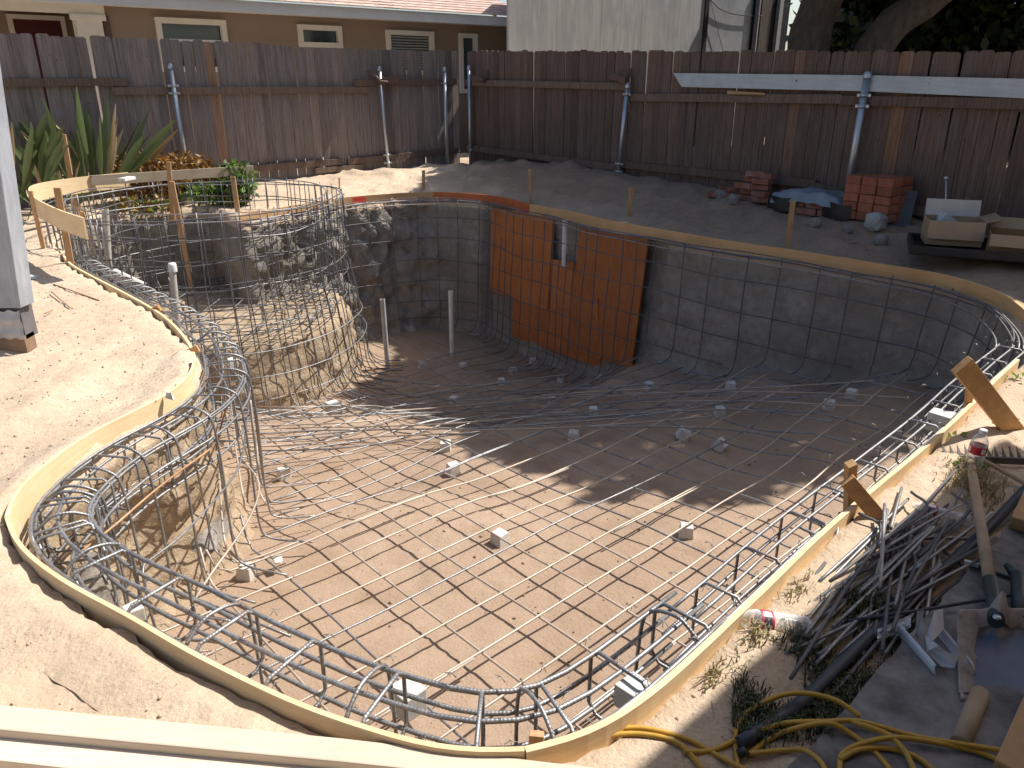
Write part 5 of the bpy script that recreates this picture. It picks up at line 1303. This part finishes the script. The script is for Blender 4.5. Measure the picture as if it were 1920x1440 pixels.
# cardboard boxes in a black tray
M_card = simple('cardboard', (.40, .28, .18), .85, .2, 0, .12, 6); M_cardin = simple('pale_cardboard', (.50, .46, .42), .8, .2, 0, .1, 6)
def box_open(c, sx, sy, sz, rz, label, flaps, mat):
    t = thing('cardboard_box', label, 'box', tuple(c)); M = Matrix.Rotation(rz, 3, 'Z'); th = .006
    def put(mb, o, s, R_=None): mb.box(c + M @ Vector(o), s, M if R_ is None else M @ R_)
    mb = MB(); put(mb, (0, 0, th), (sx, sy, th)); put(mb, (0, -sy / 2, sz / 2), (sx, th, sz)); put(mb, (0, sy / 2, sz / 2), (sx, th, sz)); put(mb, (-sx / 2, 0, sz / 2), (th, sy - .013, sz)); put(mb, (sx / 2, 0, sz / 2), (th, sy - .013, sz)); mb.build('box_body', mat, t)
    for (side_, angd, ln, mt) in flaps:
        A_ = R(angd); mb = MB()
        if side_ == 'n': put(mb, (0, sy / 2 + math.cos(A_) * ln / 2, sz + math.sin(A_) * ln / 2), (sx, ln, th), Matrix.Rotation(A_, 3, 'X'))
        if side_ == 's': put(mb, (0, -sy / 2 - math.cos(A_) * ln / 2, sz + math.sin(A_) * ln / 2), (sx, ln, th), Matrix.Rotation(-A_, 3, 'X'))
        if side_ == 'w': put(mb, (-sx / 2 - math.cos(A_) * ln / 2, 0, sz + math.sin(A_) * ln / 2), (ln, sy, th), Matrix.Rotation(A_, 3, 'Y'))
        if side_ == 'e': put(mb, (sx / 2 + math.cos(A_) * ln / 2, 0, sz + math.sin(A_) * ln / 2), (ln, sy, th), Matrix.Rotation(-A_, 3, 'Y'))
        mb.build('flap', mt, t)
    return t
tr0 = P(1850, 478, 0)
box_open(PF(1778, .72, RD, RN, .06), 0.42, .32, .20, -.35, 'open cardboard box with pale inner flap and plastic inside', [('n', 70, .14, M_cardin), ('s', -75, .15, M_card), ('e', 20, .12, M_card)], M_card)
box_open(PF(1893, .70, RD, RN, .06), .36, .34, .17, -.5, 'smaller open brown box at the right picture edge', [('e', -30, .14, M_card), ('n', 40, .12, M_card), ('s', -60, .10, M_card)], simple('brown_cardboard', (.32, .19, .09), .85))
mb = MB(); q = PF(1768, .72, RD, RN, .22); mb.box((0, 0, 0), (.16, .1, .07), Matrix.Rotation(.5, 3, 'Y'), .02); mb.v = [v + q for v in mb.v]; mb.build('plastic_wrap', simple('wrap', (.5, .54, .58), .3, .5), label='crumpled clear plastic inside the pale flapped cardboard box', cat='plastic')
trt = thing('black_tray', 'shallow black plastic tray under the cardboard boxes', 'tray', tuple(tr0)); M_blk = simple('black_plastic_hard', (.022, .022, .025), .45, .5)
mb = MB(); cx = PF(1850, .74, RD, RN, .01); Mr = Matrix.Rotation(-.42, 3, 'Z'); mb.box(cx + Vector((0, 0, .03)), (1.15, .62, .02), Mr)
for o, s in (((0, -.31, .06), (1.19, .03, .07)), ((0, .31, .06), (1.19, .03, .07)), ((-.58, 0, .06), (.03, .59, .07)), ((.58, 0, .06), (.03, .59, .07))): mb.box(cx + Mr @ Vector(o), s, Mr)
mb.build('tray_body', M_blk, trt, bevel=.006)
mb = MB(); mb.tube(spline([P(1665, 448, .12), P(1700, 460, .10), P(1740, 468, .09), P(1765, 466, .10)], 5), .012, 8); mb.build('black_hose', M_blk, label='short black hose end on soil left of the cardboard boxes', cat='hose')
q = PF(1772, .2, RD, RN); q2 = PY(1774, 334, q.y); mb = MB(); mb.tube([q, q2], .007, 6); mb.lathe([(.0, -.02), (.018, -.012), (.022, 0), (.016, .014), (.0, .02)], Matrix.Translation(q2), 10); mb.build('garden_stake_light', M_galv, label='thin metal garden light standing before the right fence', cat='garden light')
# thin strips and litter on shaded soil
M_litter = simple('dusty_litter', (.32, .30, .28), .9)
for k, (x, y, r, wl) in enumerate(((1395, 425, .3, 'below the ragged brick pile'), (1455, 420, 1.2, 'in front of the left tarp corner'), (1598, 470, .2, 'in front of the clay block stack'), (1735, 455, .7, 'beside the black hose'), (1715, 442, 2.0, 'between the dark slab and the hose'))):
    p = P(x, y, .05); p.z = gz(p.x, p.y) + .012; mb = MB(); mb.box(p, (.10, .012, .006), Matrix.Rotation(r, 3, 'Z')); mb.build('litter_strip', M_litter, label='thin pale litter strip on shaded soil ' + wl, cat='litter', group='litter strips on shaded soil')

# ================================================================= paving, tools and scrap at the lower right
pe = [P(1510, 1425, 0), P(1600, 1318, 0), P(1705, 1198, 0), P(1828, 1065, 0), P(1925, 962, 0)]
ed2 = (pe[-1] - pe[0]).normalized(); sd2 = Vector((ed2.y, -ed2.x, 0)); a = pe[0] - ed2 * 1.2; b = pe[-1] + ed2 * .02
mb = MB(); edge = []
for k in range(60):
    t = k / 59; q = a.lerp(b, t); edge.append(q + sd2 * (.012 * noise.noise(q * 9) + .006 * noise.noise(q * 30)))
top = [Vector((q.x, q.y, .042)) for q in edge] + [b + sd2 * 3 + Vector((0, 0, .042)), a + sd2 * 3 + Vector((0, 0, .042))]
mb.v = top + [Vector((q.x, q.y, -.08)) for q in top]; n = len(top); mb.face(range(n))
for i in range(n): mb.face((i, n + i, n + (i + 1) % n, (i + 1) % n))
mb.build('pavement', simple('stained_paving', (0.235, 0.22, 0.21), 0.9, 0.2, 0, 0.65, 7.0, 0.6, 0.01), kind='structure')
M_bpipe = simple('dark_pipe', (.055, .06, .075), .45, .4, 0, .3, 6)
mb = MB(); pp = [P(1385, 1400, .03), P(1500, 1318, .03), P(1600, 1222, .03), P(1720, 1110, .03), P(1850, 995, .03), P(1935, 915, .03), P(2010, 850, .03)]
pp = [Vector((q.x, q.y, max(q.z, gz(q.x, q.y) + .017))) for q in pp]; mb.tube(spline(pp, 4), .017, 14); mb.build('black_pipe', M_bpipe, label='long dark pipe running along the paving edge under the cut bars', cat='pipe')
mb = MB(); mb.tube([P(1590, 1164, .05), P(1700, 1148, .06), P(1925, 1112, .07)], .005, 6); mb.build('thin_rod', M_bpipe, label='thin dark rod lying across the paving over the shovel ferrule', cat='rod')
# cut rebar heap
GB = 'cut lengths of rebar heaped on the grass'
LBAR = 'cut length of grey rebar in the heap on the grass'
rnd = random.Random(11)
ex = [((1617, 1230), (1664, 955), .02, .10), ((1650, 1105), (1659, 945), .1, .13), ((1495, 1215), (1745, 985), .03, .06), ((1420, 1133), (1512, 1110), .03, .03), ((1512, 1110), (1650, 985), .03, .05), ((1470, 1180), (1665, 978), .03, .07),
      ((1560, 1070), (1575, 962), .02, .08), ((1565, 1068), (1602, 992), .02, .06), ((1480, 1100), (1540, 1060), .02, .03), ((1530, 1245), (1630, 1140), .03, .05), ((1480, 1045), (1555, 1022), .02, .03), ((1520, 970), (1578, 1008), .06, .04), ((1700, 1010), (1830, 1012), .03, .03)]
SPL = ['longest leaning cut bar crossing the heap towards the camera', 'short bar standing steeply at the top of the heap', 'long straight cut bar along the middle of the heap', 'bent rusty grey bar pointing left from the heap, lower half', 'upper half of the bent bar pointing left', 'long cut bar along the sunny side of the heap', 'bar with its end up beside the near stake', 'second bar leaning close to the near stake', 'short bar on sunny soil left of the heap', 'cut bar lowest in the heap by the black pipe', 'lone curved bar against the form board', 'bar resting over the form board behind the brace', 'thin bar lying apart beneath the shaded bottle']
for kx, (a, b, za, zb_) in enumerate(ex):
    A_, B_ = P(*a, za), P(*b, zb_); mid = (A_ + B_) / 2 + Vector((0, 0, .006)); mb = MB(); mb.tube(spline([A_, mid, B_], 4), .0058, 7); mb.build('cut_rebar', M_rebar, label=SPL[kx], cat='rebar', group=GB, origin=mid)
for k in range(60):
    t = rnd.random(); base = P(1550, 1195, 0).lerp(P(1730, 1010, 0), t) + Vector((rnd.gauss(0, .07), rnd.gauss(0, .07), 0)); an = math.atan2(ed2.y, ed2.x) + rnd.gauss(0, .10) + (.3 if rnd.random() < .12 else 0); L_ = rnd.uniform(.3, .85); z = rnd.uniform(.012, .085)
    d = Vector((math.cos(an), math.sin(an), rnd.uniform(-.08, .08))) * L_ / 2; A_, B_ = base - d, base + d; A_.z = max(.008, z - d.z); B_.z = max(.008, z + d.z)
    kk, dd_ = nearest_rim(A_)
    if (A_ - rim[kk]).dot(nrmv[kk]) > -.06: continue
    mid = (A_ + B_) / 2 + Vector((0, 0, rnd.uniform(-.01, .01))); pts = [A_, mid, B_]
    if rnd.random() < .25: pts.append(B_ + Vector((math.cos(an + .9), math.sin(an + .9), 0)) * .12)
    mb = MB(); mb.tube(spline(pts, 4), .0055, 7); mb.build('cut_rebar', M_darkbar if rnd.random() < .45 else M_rebar, label=LBAR, cat='rebar', group=GB, origin=mid)
# shovel
M_handle = simple('ash_handle', (.42, .30, .19), .6, .3, 0, .2, 6); M_ferr = simple('dark_green_socket', (.035, .055, .06), .5, .4)
bm_ = Mat('shovel_steel', .5, .4, .15); nn_ = bm_.noise(5, 6, .6); cc_ = bm_.ramp(nn_, [(.35, (.085, .11, .16)), (.6, (.13, .16, .22))]); mud = bm_.noise(9, 5, .6); 
sepz = bm_.n.new('ShaderNodeSeparateXYZ'); bm_.l.new(bm_.tc.outputs['UV'], sepz.inputs[0])
edgem = bm_.math('ADD', bm_.math('MULTIPLY', bm_.math('ABSOLUTE', bm_.math('SUBTRACT', sepz.outputs[0], .5)), 1.7), bm_.math('MULTIPLY', mud, .45))
edgem = bm_.math('MAXIMUM', edgem, bm_.math('ADD', bm_.math('MULTIPLY', bm_.math('SUBTRACT', .42, sepz.outputs[1]), 1.6), bm_.math('MULTIPLY', mud, 0.9)))
cc_ = bm_.mix(bm_.ramp(edgem, [(.80, (0, 0, 0)), (.92, (1, 1, 1))]), cc_, (.34, .29, .25)); bm_.col(cc_); bm_.bump(mud, .5, .01)
sh = thing('shovel', 'square mouthed shovel with wooden handle and mud crusted blue steel blade', 'shovel', tuple(P(1862, 1150, .05)))
zf_ = .115
tip_l = P(1800, 1316, .04); tip_r = P(1985, 1322, .04); sh_l = P(1792, 1162, .085); sh_r = P(1960, 1158, .085)
rows = []
ax_ = ((tip_l + tip_r) / 2 - (sh_l + sh_r) / 2)
for i in range(25):
    v_ = i / 24; row = []
    for j in range(33):
        u = j / 32; q = sh_l.lerp(sh_r, u).lerp(tip_l.lerp(tip_r, u), v_); e_ = abs(u - .44) * 2
        q.z += .030 * min(1, e_) ** 4 * (1 - .6 * v_) - .020 * (1 - min(1, e_) ** 2) * (1 - v_ * .6)
        hump = math.exp(-((u - .44) / .075) ** 2) * max(0, 1 - v_ * 2.4) ** 1.3; q.z += .060 * hump
        if v_ < .16: q.z += .026 * math.sin((1 - v_ / .16) * 1.57) * min(1, abs(u - .44) * 9); q += ax_ * (.02 * (abs(u - .44) > .08) * (1 - v_ / .16))
        q += ax_ * (-.07 * (1 - min(1, abs(u - .44) * 2.1)) ** .5 * (1 - v_) ** 6 * 0)
        row.append(q)
    rows.append(row)
mb = MB(); b_ = len(mb.v); mb.sheet(rows); o_ = mb.build('blade', bm_.m, sh); sm_ = o_.modifiers.new('solid', 'SOLIDIFY'); sm_.thickness = .0025
cr = MB(); rnd2 = random.Random(8); row2 = []
for i in range(22):
    t_ = i / 21; q = sh_l.lerp(tip_l, t_ * .92); w_ = .062 * (1 - t_ * .5) * (1 + .3 * noise.noise(q * 60)); row2.append([q + Vector((-.004, 0, .030 * (1 - .8 * t_))), q + Vector((w_ * .4, 0, .026 * (1 - .85 * t_) + .004 + .004 * noise.noise(q * 90))), q + Vector((w_, 0, .006 * (1 - t_)))])
cr.sheet(row2); row2 = []
for i in range(40):
    u = i / 39; q = sh_l.lerp(sh_r, u); hz2 = .06 * math.exp(-((u - .44) / .075) ** 2); off = ax_.normalized(); row2.append([q + Vector((0, 0, .03 + hz2)) - off * .006, q + Vector((0, 0, .04 + hz2 + .004 * noise.noise(q * 80))) + off * .012, q + off * (.045 + .012 * noise.noise(q * 40)) + Vector((0, 0, .004 + hz2 * .8))])
cr.sheet(row2); cr.build('dried_mud', simple('dried_mud', (.34, .29, .25), .95, .1, 0, .3, 30, .6, .004), sh)
f0 = P(1868, 1165, .12); f1 = P(1856, 1088, .105); hd = P(1818, 858, .06)
mb = MB(); mb.tube([f0, f0.lerp(f1, .4), f1], [.021, .019, .021], 14); mb.build('socket', M_ferr, sh); mb = MB(); mb.tube([f1, f1.lerp(hd, .5), hd], [.0185, .0175, .0165], 14); mb.build('handle', M_handle, sh)
mb = MB(); mb.lathe([(.0, .006), (.009, .005), (.011, 0)], Matrix.Translation(P(1869, 1158, .145)), 10); mb.build('rivet', M_galv, sh)
# handle stub, second socket, wood at the right
mb = MB(); mb.tube([P(1838, 1300, .05), P(1800, 1395, .05)], .022, 14); mb.build('round_wood_piece', M_handle, label='short wooden handle end sticking out below the shovel blade', cat='wood piece')
mb = MB(); mb.tube([P(1912, 1165, .09), P(1908, 1082, .09)], .02, 12); mb.tube([P(1908, 1082, .09), P(1888, 1060, .09)], [.02, .01], 12); mb.build('tool_socket', M_ferr, label='dark metal tool socket cut off by the right edge beside the shovel', cat='tool')
mb = MB(); mb.bar(P(1912, 985, .07), P(1945, 915, .10), .06, .05); mb.build('wood_offcut', M_stake, label='brown wood offcut at the right edge over the dark pipe', cat='wood offcut', bevel=.004)
mb = MB(); mb.bar(P(1915, 1460, .06), P(1975, 1310, .06), .11, .03); mb.build('wood_offcut', M_stake, label='reddish brown board end in the bottom right corner', cat='wood offcut', bevel=.004)
mb = MB(); mb.bar(P(1808, 1055, .045), P(1905, 1090, .045), .008, .02); mb.build('steel_bar', M_bpipe, label='short flat dark bar lying across the paving behind the shovel handle', cat='bar')
mb = MB(); mb.bar(P(1808, 1053, .06), P(1835, 1060, .06), .012, .012); mb.build('pale_chip', M_block, label='small pale chip at the tip of the flat dark bar', cat='chip')
# rake
M_rake = simple('rake_steel', (.16, .145, .13), .6, .4, .3, .3, 10)
rk = thing('garden_rake', 'steel bow rake with upturned teeth behind the standing bottle', 'rake', tuple(P(1845, 862, .03)))
ra, rb_ = P(1765, 858, .045), P(1990, 868, .045); mb = MB(); mb.bar(ra, rb_, .012, .028); mb.build('head', M_rake, rk)
for k in range(16):
    q = ra.lerp(rb_, (k + .5) / 16); mb = MB(); o = len(mb.v); w_ = .008; mb.v += [q + Vector((-w_, 0, .012)), q + Vector((w_, 0, .012)), q + Vector((w_, .008, .012)), q + Vector((-w_, .008, .012)), q + Vector((0, .045, .05))]
    for f_ in ((0, 1, 4), (1, 2, 4), (2, 3, 4), (3, 0, 4), (3, 2, 1, 0)): mb.face([o + i for i in f_])
    mb.build('tooth', M_rake, rk)
mb = MB(); mb.tube([P(1842, 862, .05), P(1925, 908, .06), P(1990, 945, .07)], .0095, 10); mb.build('handle', M_handle, rk)
# torn white bucket piece
tb_ = thing('torn_plastic_cup', 'torn white plastic shell lying on the paving edge left of the shovel', 'plastic shell', tuple(P(1745, 1215, .04)))
rows = []; c = P(1752, 1212, .06); ax = (P(1790, 1245, 0) - P(1715, 1160, 0)).normalized(); sx = Vector((ax.y, -ax.x, 0))
for i in range(15):
    t = i / 14; row = []
    for j in range(17):
        a_ = R(-200 + 215 * j / 16); r_ = .055 * (1 - .1 * t)
        jag = .02 * noise.noise(Vector((j * 1.3, 0, 4))) + (.03 if j % 5 == 2 else 0); q = c + ax * ((t - .5) * .17 * (1 + (jag * 8 if t > .8 else 0))) + sx * math.cos(a_) * r_ + Vector((0, 0, math.sin(a_) * r_)); row.append(q)
    rows.append(row)
mb = MB(); mb.sheet(rows); wm = simple('white_plastic', (.72, .72, .74), .45, .4, 0, .15, 6); o_ = mb.build('shell', wm, tb_); s_ = o_.modifiers.new('s', 'SOLIDIFY'); s_.thickness = .002
mb = MB(); mb.poly([P(1716, 1195, .03), P(1719, 1146, .13), P(1733, 1143, .13), P(1726, 1190, .05)]); mb.poly([P(1738, 1190, .05), P(1752, 1145, .12), P(1768, 1142, .12), P(1770, 1180, .08), P(1745, 1205, .08)]); mb.poly([P(1735, 1190, .08), P(1760, 1210, .12), P(1775, 1222, .10), P(1797, 1228, .10), P(1790, 1252, .06), P(1765, 1250, .05), P(1738, 1222, .05)]); mb.build('torn_edge', wm, tb_)
mb = MB(); rows = []
for i in range(8):
    rows.append([P(1645 + i * 9, 1180 - i * 4 + j * 6, .02 + .035 * (1 + noise.noise(Vector((i * 1.7, j * 1.9, 0))))) for j in range(5)])
mb.sheet(rows, False); mb.build('plastic_film', bt.m, label='crumpled clear plastic film between the rebar heap and the torn shell', cat='plastic film')
# yellow extension cord
CORD = [[(1065, 1425, .02), (1110, 1392, .03), (1190, 1378, .03), (1280, 1395, .03), (1340, 1415, .03), (1400, 1445, .03)], [(1065, 1432, .02), (1130, 1402, .02), (1200, 1396, .02), (1270, 1412, .02), (1320, 1450, .02)],
        [(1383, 1440, .02), (1377, 1390, .02), (1390, 1353, .03), (1420, 1323, .05), (1467, 1303, .07), (1513, 1300, .07), (1567, 1313, .07), (1613, 1343, .06)],
        [(1280, 1425, .02), (1333, 1410, .03), (1390, 1383, .04), (1467, 1357, .05), (1547, 1353, .06), (1613, 1353, .06), (1713, 1380, .06), (1813, 1397, .06), (1920, 1413, .06), (2000, 1420, .06)],
        [(1403, 1417, .02), (1440, 1387, .03), (1487, 1367, .05), (1553, 1356, .065), (1597, 1377, .05), (1640, 1410, .045), (1675, 1450, .045)],
        [(1597, 1352, .06), (1613, 1358, .07), (1663, 1377, .07), (1697, 1410, .06), (1716, 1450, .05)], [(1404, 1413, .03), (1435, 1410, .03), (1467, 1407, .03), (1507, 1407, .04), (1537, 1427, .045), (1550, 1450, .045)],
        [(1573, 1450, .045), (1580, 1413, .05), (1620, 1393, .06), (1680, 1383, .07), (1753, 1392, .06), (1830, 1409, .05), (1873, 1427, .05), (1895, 1450, .05)], [(1573, 1425, .05), (1610, 1406, .055), (1663, 1403, .05), (1713, 1417, .05), (1753, 1445, .05)]]
mb = MB()
def on_ground(q, r=.008): q.z = max(q.z, gz(q.x, q.y) + r); return q
for s in CORD: mb.tube(spline([on_ground(P(x, y, z)) for x, y, z in s], 8), .0065, 9)
yc = simple('yellow_cord', (.50, .29, .04), .45, .45, 0, .15, 20); mb.build('extension_cord', yc, label='tangled yellow extension cord across the bottom right corner', cat='cord')
mb = MB(); mb.tube([P(1388, 1402, .04), P(1396, 1418, .03)], .012, 8); mb.build('cord_clip', M_blk, label='dark plug lying in the tangle of the yellow cord', cat='plug')
# sticks on the left soil
for (a, b, l) in (((100, 533), (186, 563), 'longer thin bar lying on the left soil near the grey post'), ((96, 547), (132, 577), 'shorter thin bar lying under the longer one on the left soil'), ((84, 588), (99, 582), 'tiny twig on the left soil below the thin bars')):
    mb = MB(); mb.tube([P(*a, .02), P(*b, .02)], .0045, 5); mb.build('thin_bar', M_rust, label=l, cat='bar')
mb = MB(); q = P(61, 520, .015); mb.box(q, (.07, .03, .02), None, .008); mb.build('wrapper', simple('pale_blue_wrapper', (.55, .68, .72), .5), label='pale blue wrapper on the soil right of the grey post', cat='wrapper')
mb = MB(); q = P(318, 741, .11); mb.box(q, (.03, .02, .03), None, .008); mb.build('paper_bit', M_block, label='white paper bit on the top of the S shaped board', cat='paper')
